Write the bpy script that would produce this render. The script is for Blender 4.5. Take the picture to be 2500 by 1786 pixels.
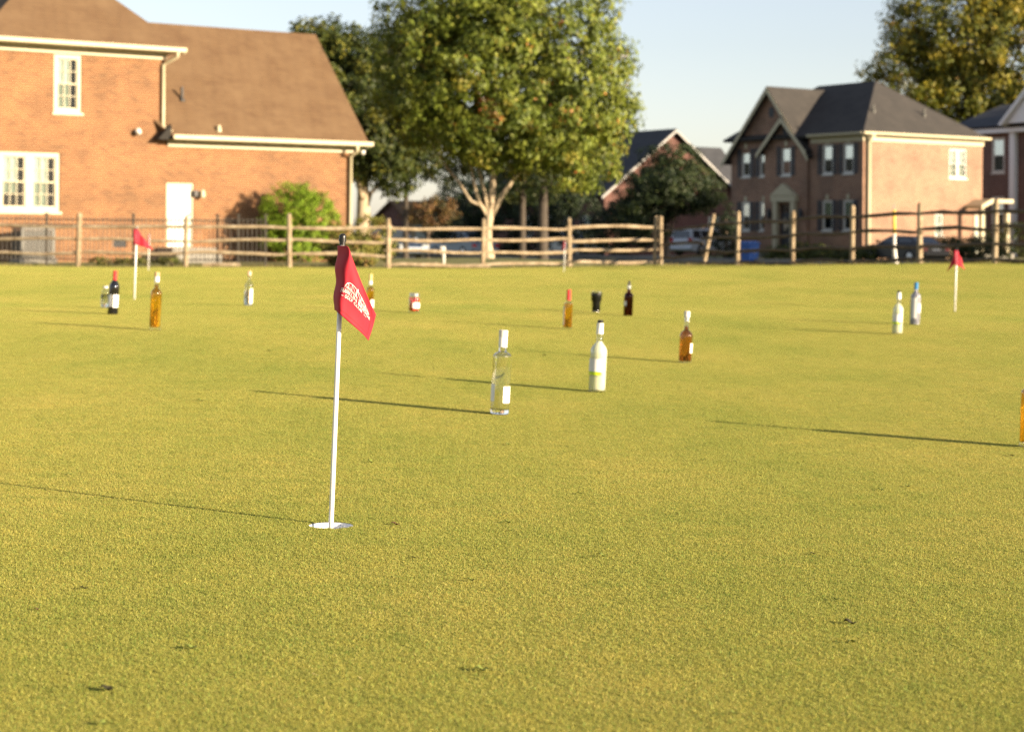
import bpy, bmesh, math, random
import numpy as np
from mathutils import Vector, Matrix

rnd = random.Random(7)
rng = np.random.default_rng(7)
S = bpy.context.scene
COL = S.collection
for o in list(bpy.data.objects):
    bpy.data.objects.remove(o)

# ------------------------------------------------------------------ camera, sky, sun, exposure
FP = 4600.0                 # focal length in photograph pixels (photograph 2500 wide)
CX, CY = 1250.0, 585.0      # principal point (true horizon crosses here)
EYE = 0.69                  # eye height above the green
ROLL = 0.007
cam_d = bpy.data.cameras.new('camera')
cam = bpy.data.objects.new('camera', cam_d)
COL.objects.link(cam)
cam.location = (0, 0, EYE)
cam.matrix_world = Matrix.Translation((0, 0, EYE)) @ Matrix.Rotation(math.radians(90), 4, 'X') @ Matrix.Rotation(ROLL, 4, 'Z')
cam_d.sensor_width = 36.0
cam_d.lens = 36.0 * FP / 2500.0
cam_d.shift_y = -(893.0 - CY) / 2500.0
cam_d.clip_start = 0.05
cam_d.clip_end = 5000
cam_d.dof.use_dof = True
cam_d.dof.focus_distance = 4.5
cam_d.dof.aperture_fstop = 6.5
S.camera = cam

SUN_TO = Vector((0.857, -0.515, 0)).normalized()      # horizontal direction towards the sun
SUN_EL = math.radians(13.5)
world = bpy.data.worlds.new('World')
S.world = world
world.use_nodes = True
wn = world.node_tree
wn.nodes.clear()
sky = wn.nodes.new('ShaderNodeTexSky')
sky.sky_type = 'NISHITA'
sky.sun_disc = False
sky.sun_elevation = SUN_EL
sky.sun_rotation = math.atan2(SUN_TO.x, SUN_TO.y)
sky.air_density = 1.0
sky.dust_density = 0.7
sky.ozone_density = 1.6
bg = wn.nodes.new('ShaderNodeBackground')
bg.inputs[1].default_value = 0.069
wo = wn.nodes.new('ShaderNodeOutputWorld')
hs = wn.nodes.new('ShaderNodeHueSaturation')
hs.inputs['Saturation'].default_value = 0.62
tn = wn.nodes.new('ShaderNodeMixRGB'); tn.blend_type = 'MULTIPLY'; tn.inputs[0].default_value = 1.0
tn.inputs[2].default_value = (1.03, .98, 1.02, 1)
wn.links.new(sky.outputs[0], hs.inputs['Color'])
wn.links.new(hs.outputs[0], tn.inputs[1])
wn.links.new(tn.outputs[0], bg.inputs[0])
wn.links.new(bg.outputs[0], wo.inputs[0])

sd = bpy.data.lights.new('sun', 'SUN')
sd.energy = 5.0
sd.color = (1.0, 0.80, 0.56)
sd.angle = math.radians(0.53)
sun = bpy.data.objects.new('sun', sd)
COL.objects.link(sun)
sdir = Vector((SUN_TO.x * math.cos(SUN_EL), SUN_TO.y * math.cos(SUN_EL), math.sin(SUN_EL)))
sun.rotation_euler = sdir.to_track_quat('Z', 'Y').to_euler()
sun.location = sdir * 50

S.view_settings.view_transform = 'Standard'
S.view_settings.look = 'None'
S.view_settings.exposure = 1.64
S.view_settings.gamma = 1.0
S.view_settings.use_curve_mapping = False
S.cycles.caustics_reflective = False
S.cycles.caustics_refractive = False
S.cycles.max_bounces = 8
S.cycles.diffuse_bounces = 2
S.cycles.glossy_bounces = 3
S.cycles.transmission_bounces = 8
S.cycles.transparent_max_bounces = 10
S.cycles.use_denoising = True
S.cycles.denoiser = 'OPENIMAGEDENOISE'
S.cycles.denoising_input_passes = 'RGB_ALBEDO_NORMAL'
S.cycles.denoising_prefilter = 'NONE'
S.cycles.use_adaptive_sampling = False
S.cycles.sample_clamp_indirect = 3.0
S.cycles.blur_glossy = 1.0

# ------------------------------------------------------------------ helpers
def W(px, py, D):
    """photograph pixel + distance -> world point"""
    dx, dy = px - CX, py - CY
    return Vector(((dx + dy * ROLL) / FP * D, D, EYE - (dy - dx * ROLL) / FP * D))

def WX(px, D, py=640):
    return (px - CX + (py - CY) * ROLL) / FP * D

class MB:
    def __init__(s):
        s.v = []; s.f = []
    def add(s, vs, fs):
        n = len(s.v); s.v += [tuple(v) for v in vs]; s.f += [tuple(i + n for i in f) for f in fs]; return s
    def box(s, a, b):
        x0, y0, z0 = a; x1, y1, z1 = b
        x0, x1 = min(x0, x1), max(x0, x1); y0, y1 = min(y0, y1), max(y0, y1); z0, z1 = min(z0, z1), max(z0, z1)
        return s.add([(x0,y0,z0),(x1,y0,z0),(x1,y1,z0),(x0,y1,z0),(x0,y0,z1),(x1,y0,z1),(x1,y1,z1),(x0,y1,z1)],
                     [(0,3,2,1),(4,5,6,7),(0,1,5,4),(1,2,6,5),(2,3,7,6),(3,0,4,7)])
    def tube(s, pts, rad, n=8, cap=True, jit=0.0):
        pts = [Vector(p) for p in pts]
        if not isinstance(rad, (list, tuple)): rad = [rad] * len(pts)
        up = None; rings = []
        base = len(s.v)
        for i, p in enumerate(pts):
            d = (pts[min(i + 1, len(pts) - 1)] - pts[max(i - 1, 0)]).normalized()
            if up is None:
                up = Vector((0, 0, 1)) if abs(d.z) < .9 else Vector((1, 0, 0))
            a = (up - d * up.dot(d)).normalized(); up = a
            b = d.cross(a)
            for k in range(n):
                t = 2 * math.pi * k / n
                r = rad[i] * (1 + (rnd.uniform(-jit, jit) if jit else 0))
                s.v.append(tuple(p + a * (math.cos(t) * r) + b * (math.sin(t) * r)))
        for i in range(len(pts) - 1):
            for k in range(n):
                q = base + i * n
                s.f.append((q + k, q + (k + 1) % n, q + n + (k + 1) % n, q + n + k))
        if cap:
            s.f.append(tuple(base + k for k in range(n))[::-1])
            q = base + (len(pts) - 1) * n
            s.f.append(tuple(q + k for k in range(n)))
        return s
    def lathe(s, prof, n=32, a0=0.0, a1=None, c=(0, 0)):
        full = a1 is None
        base = len(s.v)
        m = n if full else n + 1
        for r, z in prof:
            for k in range(m):
                t = 2 * math.pi * k / n if full else a0 + (a1 - a0) * k / n
                s.v.append((c[0] + r * math.cos(t), c[1] + r * math.sin(t), z))
        for i in range(len(prof) - 1):
            for k in range(n):
                k2 = (k + 1) % m
                q = base + i * m
                s.f.append((q + k, q + k2, q + m + k2, q + m + k))
        return s
    def prism(s, poly, a, b, axis):
        """poly: 2D points; axis 0/1: extruded from a to b along x or y; (u,z) poly"""
        n = len(poly); vs = []
        for d in (a, b):
            for u, z in poly:
                vs.append((d, u, z) if axis == 0 else (u, d, z))
        fs = [tuple(range(n)), tuple(range(n, 2 * n))[::-1]] + [(i, (i + 1) % n, n + (i + 1) % n, n + i) for i in range(n)]
        return s.add(vs, fs)
    def build(s, name, m, parent=None, smooth=False, bevel=0, fix=True, loc=None, rz=0.0):
        me = bpy.data.meshes.new(name)
        me.from_pydata(s.v, [], s.f)
        if fix:
            bm = bmesh.new(); bm.from_mesh(me)
            bmesh.ops.remove_doubles(bm, verts=bm.verts, dist=1e-5)
            bmesh.ops.recalc_face_normals(bm, faces=bm.faces)
            bm.to_mesh(me); bm.free()
        if smooth:
            me.polygons.foreach_set('use_smooth', [True] * len(me.polygons))
        if m is not None: me.materials.append(m)
        o = bpy.data.objects.new(name, me)
        COL.objects.link(o)
        if parent is not None: o.parent = parent
        if loc is not None: o.location = loc
        if rz: o.rotation_euler = (0, 0, rz)
        if bevel:
            b = o.modifiers.new('bevel', 'BEVEL'); b.width = bevel; b.segments = 2; b.limit_method = 'ANGLE'
        return o

def tag(o, label=None, cat=None, group=None, kind=None):
    if label: o['label'] = label
    if cat: o['category'] = cat
    if group: o['group'] = group
    if kind: o['kind'] = kind
    return o

def empty(name, loc, rz=0.0, label=None, cat=None, group=None):
    o = bpy.data.objects.new(name, None)
    COL.objects.link(o)
    o.empty_display_size = .2
    o.location = loc; o.rotation_euler = (0, 0, rz)
    return tag(o, label, cat, group)

def fast_mesh(name, verts, faces, mat, parent=None, attr=None, smooth=False):
    """verts (n,3), faces (m,k) numpy -> object"""
    me = bpy.data.meshes.new(name)
    n, m, k = len(verts), len(faces), faces.shape[1]
    me.vertices.add(n); me.vertices.foreach_set('co', np.ascontiguousarray(verts, dtype=np.float32).ravel())
    me.loops.add(m * k); me.loops.foreach_set('vertex_index', np.ascontiguousarray(faces, dtype=np.int32).ravel())
    me.polygons.add(m); me.polygons.foreach_set('loop_start', np.arange(0, m * k, k, dtype=np.int32))
    if smooth: me.polygons.foreach_set('use_smooth', np.ones(m, dtype=bool))
    me.update(calc_edges=True)
    if attr is not None:
        for an, av in attr.items():
            a = me.attributes.new(an, 'FLOAT_COLOR', 'POINT')
            c = np.ones((n, 4), dtype=np.float32); c[:, :3] = av
            a.data.foreach_set('color', c.ravel())
    if mat is not None: me.materials.append(mat)
    o = bpy.data.objects.new(name, me)
    COL.objects.link(o)
    if parent is not None: o.parent = parent
    return o

# ------------------------------------------------------------------ materials
MATS = {}
class NT:
    def __init__(s, name):
        s.m = bpy.data.materials.new(name); s.m.use_nodes = True
        s.t = s.m.node_tree
        s.p = s.t.nodes['Principled BSDF']; s.out = s.t.nodes['Material Output']
        MATS[name] = s.m
    def n(s, typ, **kw):
        nd = s.t.nodes.new('ShaderNode' + typ)
        for k, v in kw.items():
            if k.startswith('_'):
                setattr(nd, k[1:], v)
            else:
                key = int(k[1:]) if k[0] == 'i' and k[1:].isdigit() else k
                nd.inputs[key].default_value = v
        return nd
    def l(s, a, b):
        s.t.links.new(a, b)
    def noise(s, vec, scale, detail=3, rough=.55):
        nd = s.n('TexNoise', Scale=scale, Detail=detail, Roughness=rough)
        if vec is not None: s.l(vec, nd.inputs['Vector'])
        return nd.outputs['Fac']
    def ramp(s, fac, stops):
        nd = s.n('ValToRGB')
        el = nd.color_ramp.elements
        while len(el) < len(stops): el.new(.5)
        for e, (p, c) in zip(el, stops):
            e.position = p; e.color = (*c, 1) if len(c) == 3 else c
        s.l(fac, nd.inputs[0])
        return nd.outputs[0]
    def mix(s, a, b, fac, typ='MIX'):
        nd = s.n('MixRGB', _blend_type=typ)
        for i, x in ((1, a), (2, b)):
            if isinstance(x, (tuple, list)): nd.inputs[i].default_value = (*x, 1)
            else: s.l(x, nd.inputs[i])
        if isinstance(fac, (int, float)): nd.inputs[0].default_value = fac
        else: s.l(fac, nd.inputs[0])
        return nd.outputs[0]
    def bump(s, h, strength, dist):
        nd = s.n('Bump', Strength=strength, Distance=dist)
        s.l(h, nd.inputs['Height'])
        s.l(nd.outputs[0], s.p.inputs['Normal'])

def plain(name, col, rough=.6, metal=0.0, var=.12, scale=8.0, bump=0.0, spec=.4):
    """painted / plain surface with slight uneven tone"""
    t = NT(name)
    g = t.n('TexCoord')
    f = t.noise(g.outputs['Object'], scale, 4)
    lo = tuple(max(0, c * (1 - var)) for c in col); hi = tuple(min(1, c * (1 + var)) for c in col)
    t.l(t.ramp(f, [(.3, lo), (.7, hi)]), t.p.inputs['Base Color'])
    t.p.inputs['Roughness'].default_value = rough
    t.p.inputs['Metallic'].default_value = metal
    t.p.inputs['Specular IOR Level'].default_value = spec
    if bump: t.bump(f, .6, bump)
    return t.m

def brick_mat(name, c1, c2, mortar, blot):
    t = NT(name)
    g = t.n('TexCoord')
    sp = t.n('SeparateXYZ'); t.l(g.outputs['Object'], sp.inputs[0])
    ad = t.n('Math', _operation='ADD'); t.l(sp.outputs[0], ad.inputs[0]); t.l(sp.outputs[1], ad.inputs[1])
    cb = t.n('CombineXYZ'); t.l(ad.outputs[0], cb.inputs[0]); t.l(sp.outputs[2], cb.inputs[1])
    b = t.n('TexBrick', **{'Scale': 1.0, 'Mortar Size': .0055, 'Mortar Smooth': .2, 'Bias': -.1, 'Brick Width': .203, 'Row Height': .0677})
    b.inputs['Color1'].default_value = (*c1, 1); b.inputs['Color2'].default_value = (*c2, 1); b.inputs['Mortar'].default_value = (*mortar, 1)
    t.l(cb.outputs[0], b.inputs['Vector'])
    # single odd bricks and soft weathering
    b2 = t.n('TexBrick', **{'Scale': 1.0, 'Mortar Size': 0.0, 'Bias': -.72, 'Brick Width': .203, 'Row Height': .0677})
    b2.inputs['Color1'].default_value = (0, 0, 0, 1); b2.inputs['Color2'].default_value = (1, 1, 1, 1)
    t.l(cb.outputs[0], b2.inputs['Vector'])
    c = t.mix(b.outputs['Color'], blot, t.mix((0, 0, 0), (.75, .75, .75), b2.outputs['Color']))
    big = t.noise(g.outputs['Object'], .9, 4)
    c = t.mix(c, t.ramp(big, [(.3, (.72, .74, .74)), (.5, (.96, .96, .95)), (.7, (1.18, 1.14, 1.10))]), 1.0, 'MULTIPLY')
    t.l(c, t.p.inputs['Base Color'])
    t.p.inputs['Roughness'].default_value = .9
    t.bump(b.outputs['Fac'], -.4, .008)
    return t.m

def shingle_mat(name, c1, c2, c3):
    t = NT(name)
    g = t.n('TexCoord')
    sp = t.n('SeparateXYZ'); t.l(g.outputs['Object'], sp.inputs[0])
    ad = t.n('Math', _operation='ADD'); t.l(sp.outputs[0], ad.inputs[0]); t.l(sp.outputs[1], ad.inputs[1])
    cb = t.n('CombineXYZ'); t.l(ad.outputs[0], cb.inputs[0]); t.l(sp.outputs[2], cb.inputs[1])
    b = t.n('TexBrick', **{'Scale': 1.0, 'Mortar Size': .009, 'Bias': 0.0, 'Brick Width': .31, 'Row Height': .115})
    b.inputs['Color1'].default_value = (*c1, 1); b.inputs['Color2'].default_value = (*c2, 1); b.inputs['Mortar'].default_value = (*[x * .5 for x in c1], 1)
    t.l(cb.outputs[0], b.inputs['Vector'])
    f = t.noise(g.outputs['Object'], 1.4, 6, .7)
    c = t.mix(b.outputs['Color'], c3, t.ramp(f, [(.36, (0, 0, 0)), (.70, (.9, .9, .9))]))
    f2 = t.noise(g.outputs['Object'], 90, 2)
    c = t.mix(c, t.ramp(f2, [(.3, (.85, .85, .85)), (.7, (1.15, 1.15, 1.15))]), 1.0, 'MULTIPLY')
    t.l(c, t.p.inputs['Base Color'])
    t.p.inputs['Roughness'].default_value = .95
    t.bump(b.outputs['Fac'], -.6, .012)
    return t.m

def glass_mat(name, col, ior=1.47, rough=.0):
    t = NT(name)
    t.p.inputs['Base Color'].default_value = (*col, 1)
    t.p.inputs['Transmission Weight'].default_value = 1.0
    t.p.inputs['IOR'].default_value = ior
    t.p.inputs['Roughness'].default_value = rough
    return t.m

def leaf_mat(name, trans=.35):
    t = NT(name)
    a = t.n('Attribute', _attribute_name='tint')
    t.l(a.outputs['Color'], t.p.inputs['Base Color'])
    t.p.inputs['Roughness'].default_value = .55
    t.p.inputs['Specular IOR Level'].default_value = .3
    tr = t.n('BsdfTranslucent')
    t.l(t.mix(a.outputs['Color'], (1.0, 1.0, .45), 1.0, 'MULTIPLY'), tr.inputs['Color'])
    mx = t.n('MixShader', i0=trans)
    t.l(t.p.outputs[0], mx.inputs[1]); t.l(tr.outputs[0], mx.inputs[2])
    t.l(mx.outputs[0], t.out.inputs['Surface'])
    return t.m

def bark_mat(name, c1, c2):
    t = NT(name)
    g = t.n('TexCoord')
    mp = t.n('Mapping'); mp.inputs['Scale'].default_value = (1, 1, .25); t.l(g.outputs['Object'], mp.inputs[0])
    f = t.noise(mp.outputs[0], 14, 6, .7)
    t.l(t.ramp(f, [(.3, c1), (.7, c2)]), t.p.inputs['Base Color'])
    t.p.inputs['Roughness'].default_value = .9
    t.bump(f, .8, .03)
    return t.m

def turf_colour(t, pos):
    """mown putting green: yellow-olive with greener drifts (world position)"""
    mp = t.n('Mapping'); mp.inputs['Scale'].default_value = (1.0, .55, 1.0); t.l(pos, mp.inputs[0])
    f1 = t.noise(mp.outputs[0], .9, 5, .6)
    f2 = t.noise(pos, 9.0, 4, .65)
    f3 = t.noise(pos, 160.0, 2, .6)
    c = t.ramp(f1, [(.30, (.298, .315, .064)), (.5, (.364, .348, .078)), (.70, (.420, .370, .092))])
    c = t.mix(c, t.ramp(f2, [(.3, (.86, .91, .85)), (.5, (1, 1, 1)), (.72, (1.10, 1.05, 1.02))]), 1.0, 'MULTIPLY')
    c = t.mix(c, t.ramp(f3, [(.30, (.52, .55, .50)), (.40, (.97, .98, .97)), (.5, (1, 1, 1)), (.75, (1.16, 1.13, 1.1))]), 1.0, 'MULTIPLY')
    return c

t = NT('turf_soil')
g = t.n('NewGeometry')
c = turf_colour(t, g.outputs['Position'])
c = t.mix(c, (.78, .80, .70), 1.0, 'MULTIPLY')
t.l(c, t.p.inputs['Base Color'])
t.p.inputs['Roughness'].default_value = 1.0
t.p.inputs['Specular IOR Level'].default_value = .1
t.bump(t.noise(g.outputs['Position'], 220, 3), 1.0, .004)
M_TURF = t.m

t = NT('turf_blade')
g = t.n('NewGeometry')
c = turf_colour(t, g.outputs['Position'])
a = t.n('Attribute', _attribute_name='tint')
c = t.mix(c, a.outputs['Color'], 1.0, 'MULTIPLY')
t.l(c, t.p.inputs['Base Color'])
t.p.inputs['Roughness'].default_value = .6
t.p.inputs['Specular IOR Level'].default_value = .25
tr = t.n('BsdfTranslucent'); t.l(c, tr.inputs['Color'])
mx = t.n('MixShader', i0=.4); t.l(t.p.outputs[0], mx.inputs[1]); t.l(tr.outputs[0], mx.inputs[2])
t.l(mx.outputs[0], t.out.inputs['Surface'])
M_BLADE = t.m

t = NT('lawn_grass')
g = t.n('NewGeometry')
f1 = t.noise(g.outputs['Position'], .25, 5); f2 = t.noise(g.outputs['Position'], 5, 5, .7)
c = t.ramp(f1, [(.3, (.085, .105, .022)), (.55, (.15, .15, .035)), (.75, (.21, .17, .06))])
c = t.mix(c, t.ramp(f2, [(.3, (.6, .62, .55)), (.7, (1.3, 1.25, 1.2))]), 1.0, 'MULTIPLY')
t.l(c, t.p.inputs['Base Color']); t.p.inputs['Roughness'].default_value = 1.0
t.bump(f2, .8, .05)
M_LAWN = t.m

M_ASPH = plain('asphalt', (.055, .055, .058), .9, var=.25, scale=30, bump=.004)
M_CONC = plain('concrete', (.20, .19, .165), .9, var=.18, scale=6, bump=.004)
M_BRICK_L = brick_mat('brick_orange', (.192, .084, .031), (.146, .058, .022), (.31, .22, .125), (.060, .036, .017))
M_BRICK_R = brick_mat('brick_rose', (.262, .150, .098), (.215, .116, .076), (.32, .245, .175), (.14, .068, .048))
M_BRICK_D = brick_mat('brick_dark_red', (.115, .045, .034), (.092, .036, .028), (.14, .10, .085), (.07, .03, .024))
M_ROOF_L = shingle_mat('shingle_brown', (.118, .068, .030), (.098, .054, .024), (.138, .086, .042))
M_ROOF_R = shingle_mat('shingle_weathered', (.034, .031, .028), (.027, .025, .023), (.046, .041, .036))
M_ROOF_D = shingle_mat('shingle_slate', (.035, .038, .045), (.028, .031, .037), (.045, .048, .055))
M_TRIM = plain('trim_cream', (.45, .40, .265), .5, var=.05, scale=3)
M_WHITE = plain('paint_white', (.58, .56, .51), .45, var=.04, scale=4)
M_SHUT = plain('shutter_dark', (.03, .034, .042), .5, var=.2)
M_IRON = plain('iron_black', (.022, .021, .02), .5, var=.2)
M_IRONF = plain('iron_fence_paint', (.055, .048, .038), .55, var=.2)
M_WOOD = None
t = NT('fence_wood')
g = t.n('TexCoord')
f = t.noise(g.outputs['Object'], 5, 6, .7)
f2 = t.noise(g.outputs['Object'], 60, 3, .6)
c = t.ramp(f, [(.28, (.15, .105, .058)), (.5, (.28, .215, .13)), (.72, (.44, .365, .25))])
c = t.mix(c, t.ramp(f2, [(.3, (.75, .75, .75)), (.7, (1.15, 1.15, 1.15))]), 1.0, 'MULTIPLY')
t.l(c, t.p.inputs['Base Color']); t.p.inputs['Roughness'].default_value = .85
t.bump(f2, .6, .01)
M_WOOD = t.m
t = NT('fence_wood_shaded')  # same wood as the posts; the rails' shaded side is put into the colour
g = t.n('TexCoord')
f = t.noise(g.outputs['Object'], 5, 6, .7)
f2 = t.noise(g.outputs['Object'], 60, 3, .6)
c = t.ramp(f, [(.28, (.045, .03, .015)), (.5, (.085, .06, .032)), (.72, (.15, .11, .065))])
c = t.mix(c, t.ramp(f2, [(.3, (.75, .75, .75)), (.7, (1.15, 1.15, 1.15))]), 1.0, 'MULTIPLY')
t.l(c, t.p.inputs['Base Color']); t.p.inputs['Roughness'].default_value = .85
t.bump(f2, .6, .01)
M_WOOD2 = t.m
M_PANE = None
t = NT('window_pane')
t.p.inputs['Base Color'].default_value = (.02, .025, .03, 1); t.p.inputs['Roughness'].default_value = .04
t.p.inputs['IOR'].default_value = 1.6
tr = t.n('BsdfTransparent'); tr.inputs[0].default_value = (.85, .9, .88, 1)
mx = t.n('MixShader', i0=.86); t.l(t.p.outputs[0], mx.inputs[1]); t.l(tr.outputs[0], mx.inputs[2])
t.l(mx.outputs[0], t.out.inputs['Surface'])
M_PANE = t.m
t = NT('window_pane_reflecting')
t.p.inputs['Base Color'].default_value = (.5, .55, .58, 1); t.p.inputs['Roughness'].default_value = .08; t.p.inputs['Metallic'].default_value = .9
tr = t.n('BsdfTransparent')
mx = t.n('MixShader', i0=.3); t.l(t.p.outputs[0], mx.inputs[1]); t.l(tr.outputs[0], mx.inputs[2])
t.l(mx.outputs[0], t.out.inputs['Surface'])
M_PANE_R = t.m
M_PANE_D = plain('dark_glass', (.025, .032, .036), .05, var=.3, scale=1, spec=.8)
M_CURT = plain('curtain_white', (.80, .82, .78), .9, var=.1, scale=5)
M_BLIND = plain('blind_grey', (.42, .44, .37), .9, var=.15, scale=5)
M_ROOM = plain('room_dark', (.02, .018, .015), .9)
M_LEAF = leaf_mat('leaf_green', .26)
M_LEAF2 = leaf_mat('leaf_needle', .2)
M_BARK_P = bark_mat('bark_pale', (.26, .20, .13), (.50, .41, .28))
M_BARK_D = bark_mat('bark_dark', (.07, .055, .04), (.17, .13, .09))
M_BARK_K = bark_mat('bark_grey_brown', (.035, .028, .022), (.085, .068, .05))
# ------------------------------------------------------------------ terrain
CTRL = [(808,1281,4.51),(1219,1010,7.395),(1457,957,8.57),(1672,888,10.7),(275,768,13.9),(378,798,11.8),(2190,818,14.15),
        (2233,787,15.5),(1533,773,16.2),(1010,758,15.5),(1455,762,16.8),(1385,813,13.8),(606,747,16.4),(2515,1100,6.75),
        (328,733,18),(362,660,34.8),(1377,667,40),(2331,763,19),
        (190,652,44.3),(707,651,44.4),(1178,655,45.7),(1600,648,47.8),(1800,646,43.3),(2080,645,39.2),(2428,640,35.2)]
cp = []
for a_, b_, d_ in CTRL:
    w = W(a_, b_, d_); cp.append((w.x, w.y, w.z))
cp += [(-.6, 2.2, 0.0), (1.2, 2.2, 0.0), (0, -4, 0.02), (-4, 0, .06), (5, 0, -.02), (-9, 8, .16), (12, 22, .0), (15, 30, .3), (-14, 30, .16),
       (-16, 48, .05), (-12, 52, .02), (-4, 57, .05), (-.85, 60, .17), (6, 56, -.05), (12, 50, .0), (18, 44, .1), (24, 36, .3),
       (7.5, 90.7, -.42), (24, 66, -.40), (-15, 124, -.42), (-2, 80, -.3), (10, 75, -.35), (18.3, 98, -.15), (13, 106, -.15), (26, 103, -.1), (6, 120, -.25), (15, 126, -.2),
       (40, 70, -.3), (60, 20, .2), (-50, 50, 0), (-40, 0, .1), (0, -40, 0), (50, 120, 0), (-50, 120, -.2), (0, 200, 0), (120, 200, 0), (-120, 200, 0), (0, 600, 0), (500, 100, 0), (-500, 100, 0), (0, -500, 0)]
cp = np.array(cp)
def _ph(r): return -r
_n = len(cp)
_d = np.sqrt(((cp[:, None, :2] - cp[None, :, :2]) ** 2).sum(-1))
_A = np.zeros((_n + 1, _n + 1)); _A[:_n, :_n] = _ph(np.sqrt(_d ** 2 + 1.5 ** 2)) + np.eye(_n) * .8
_A[:_n, _n] = 1; _A[_n, :_n] = 1
_w = np.linalg.solve(_A, np.concatenate([cp[:, 2], [0]]))
def TZ(x, y):
    x = np.asarray(x, float); y = np.asarray(y, float)
    shp = x.shape
    r = np.sqrt((x.reshape(-1, 1) - cp[:, 0]) ** 2 + (y.reshape(-1, 1) - cp[:, 1]) ** 2 + 1.5 ** 2)
    z = _ph(r) @ _w[:_n] + _w[_n]
    return z.reshape(shp)
def tz(x, y): return float(TZ(np.array([x]), np.array([y]))[0])
def GND(px, D, py=640):
    """point on the ground at that pixel column and distance"""
    x = WX(px, D, py); return Vector((x, D, tz(x, D)))

# wooden fence lines (post positions)
FEN_A = [(-262,44.9),(-72,44.6),(0,44.5),(190,44.3),(452,44.2),(707,44.4),(948,44.9),(1178,45.7),(1390,46.7),(1598,47.8)]
FEN_A = [(-335,45.4),(-70,44.7),(190,44.3),(452,44.2),(707,44.4),(948,44.9),(1178,45.7),(1390,46.7),(1598,47.8)]
FEN_B = [(1614,47.7),(1712,45.6),(1800,43.3),(1935,41.2),(2080,39.2),(2245,37.2),(2428,35.2),(2640,33.3)]
EDGE = [(WX(a, d), d) for a, d in FEN_A + FEN_B[1:]]
EDGE = [(-40, 46)] + EDGE + [(13, 30), (17, 22), (19, 10), (19, -3)]

def grid_sheet(name, xs, ys, zoff, mat, mask=None):
    X, Y = np.meshgrid(xs, ys)
    Z = TZ(X, Y) + zoff
    nx = len(xs)
    v = np.stack([X.ravel(), Y.ravel(), Z.ravel()], 1)
    i, j = np.meshgrid(np.arange(nx - 1), np.arange(len(ys) - 1))
    q = (j * nx + i).ravel()
    f = np.stack([q, q + 1, q + nx + 1, q + nx], 1)
    if mask is not None:
        cxy = v[f].mean(1)
        f = f[mask(cxy[:, 0], cxy[:, 1])]
        used = np.unique(f); mp = np.full(len(v), -1); mp[used] = np.arange(len(used))
        v = v[used]; f = mp[f]
    return fast_mesh(name, v, f, mat, smooth=True)

def geo(a, b, s, k):
    out = [a]
    while out[-1] < b:
        out.append(out[-1] + s); s *= k
    return out
ys = [-x for x in geo(0, 600, 2, 1.25)][::-1][:-1] + list(np.arange(0, 130, 1.5)) + geo(130, 3500, 3, 1.2)
xr = list(np.arange(0, 50, 1.5)) + geo(50, 3500, 3, 1.2)
xs = [-x for x in xr][::-1][:-1] + xr

EX = np.array([e[0] for e in EDGE]); EY = np.array([e[1] for e in EDGE])
def inside_green(x, y, margin=0.0):
    """point-in-polygon against the fence line (green side)"""
    px_ = np.concatenate([EX, [19, -40]]); py_ = np.concatenate([EY - margin, [-6, -6]])
    r = np.zeros(np.shape(x), bool)
    n = len(px_); j = n - 1
    for i in range(n):
        c = ((py_[i] > y) != (py_[j] > y)) & (x < (px_[j] - px_[i]) * (y - py_[i]) / (py_[j] - py_[i] + 1e-12) + px_[i])
        r ^= c; j = i
    return r
lawn = grid_sheet('lawn', xs, ys, -.035, M_LAWN, lambda x, y: ~inside_green(x, y, 2.6))
tag(lawn, kind='structure')
# the green: fine strips across, with the round cup cut out
CUP = GND(808, 4.51, 1281); CUPR = .054
green_bm = bmesh.new()
def green_patch():
    vs = {}; out_v = []; out_f = []
    xs_ = np.concatenate([np.arange(-40, -14, 2.0), np.arange(-14, 18.01, .5)])
    ys_ = np.arange(-6, 47.6, .5)
    o = grid_sheet('putting_green', xs_, ys_, 0.0, M_TURF, lambda x, y: inside_green(x, y, .25))
    return o
green = green_patch()
tag(green, kind='structure')
# cut a square round the cup and fill it with a ring
bm = bmesh.new(); bm.from_mesh(green.data)
kill = [f for f in bm.faces if abs(f.calc_center_median().x - CUP.x) < .45 and abs(f.calc_center_median().y - CUP.y) < .45]
vs_ = [v.co for f in kill for v in f.verts]
hx0, hx1 = min(v.x for v in vs_), max(v.x for v in vs_); hy0, hy1 = min(v.y for v in vs_), max(v.y for v in vs_)
bmesh.ops.delete(bm, geom=kill, context='FACES')
N = 64
inner, outer = [], []
for k in range(N):
    a_ = 2 * math.pi * k / N
    c_, s_ = math.cos(a_), math.sin(a_)
    inner.append(bm.verts.new((CUP.x + c_ * CUPR, CUP.y + s_ * CUPR, tz(CUP.x + c_ * CUPR, CUP.y + s_ * CUPR))))
    m_ = min((hx1 - CUP.x) / c_ if c_ > 1e-9 else 9e9, (hx0 - CUP.x) / c_ if c_ < -1e-9 else 9e9,
             (hy1 - CUP.y) / s_ if s_ > 1e-9 else 9e9, (hy0 - CUP.y) / s_ if s_ < -1e-9 else 9e9)
    ox, oy = CUP.x + c_ * m_, CUP.y + s_ * m_
    outer.append(bm.verts.new((ox, oy, tz(ox, oy) - .0005)))
for k in range(N):
    bm.faces.new((inner[k], outer[k], outer[(k + 1) % N], inner[(k + 1) % N]))
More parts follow.
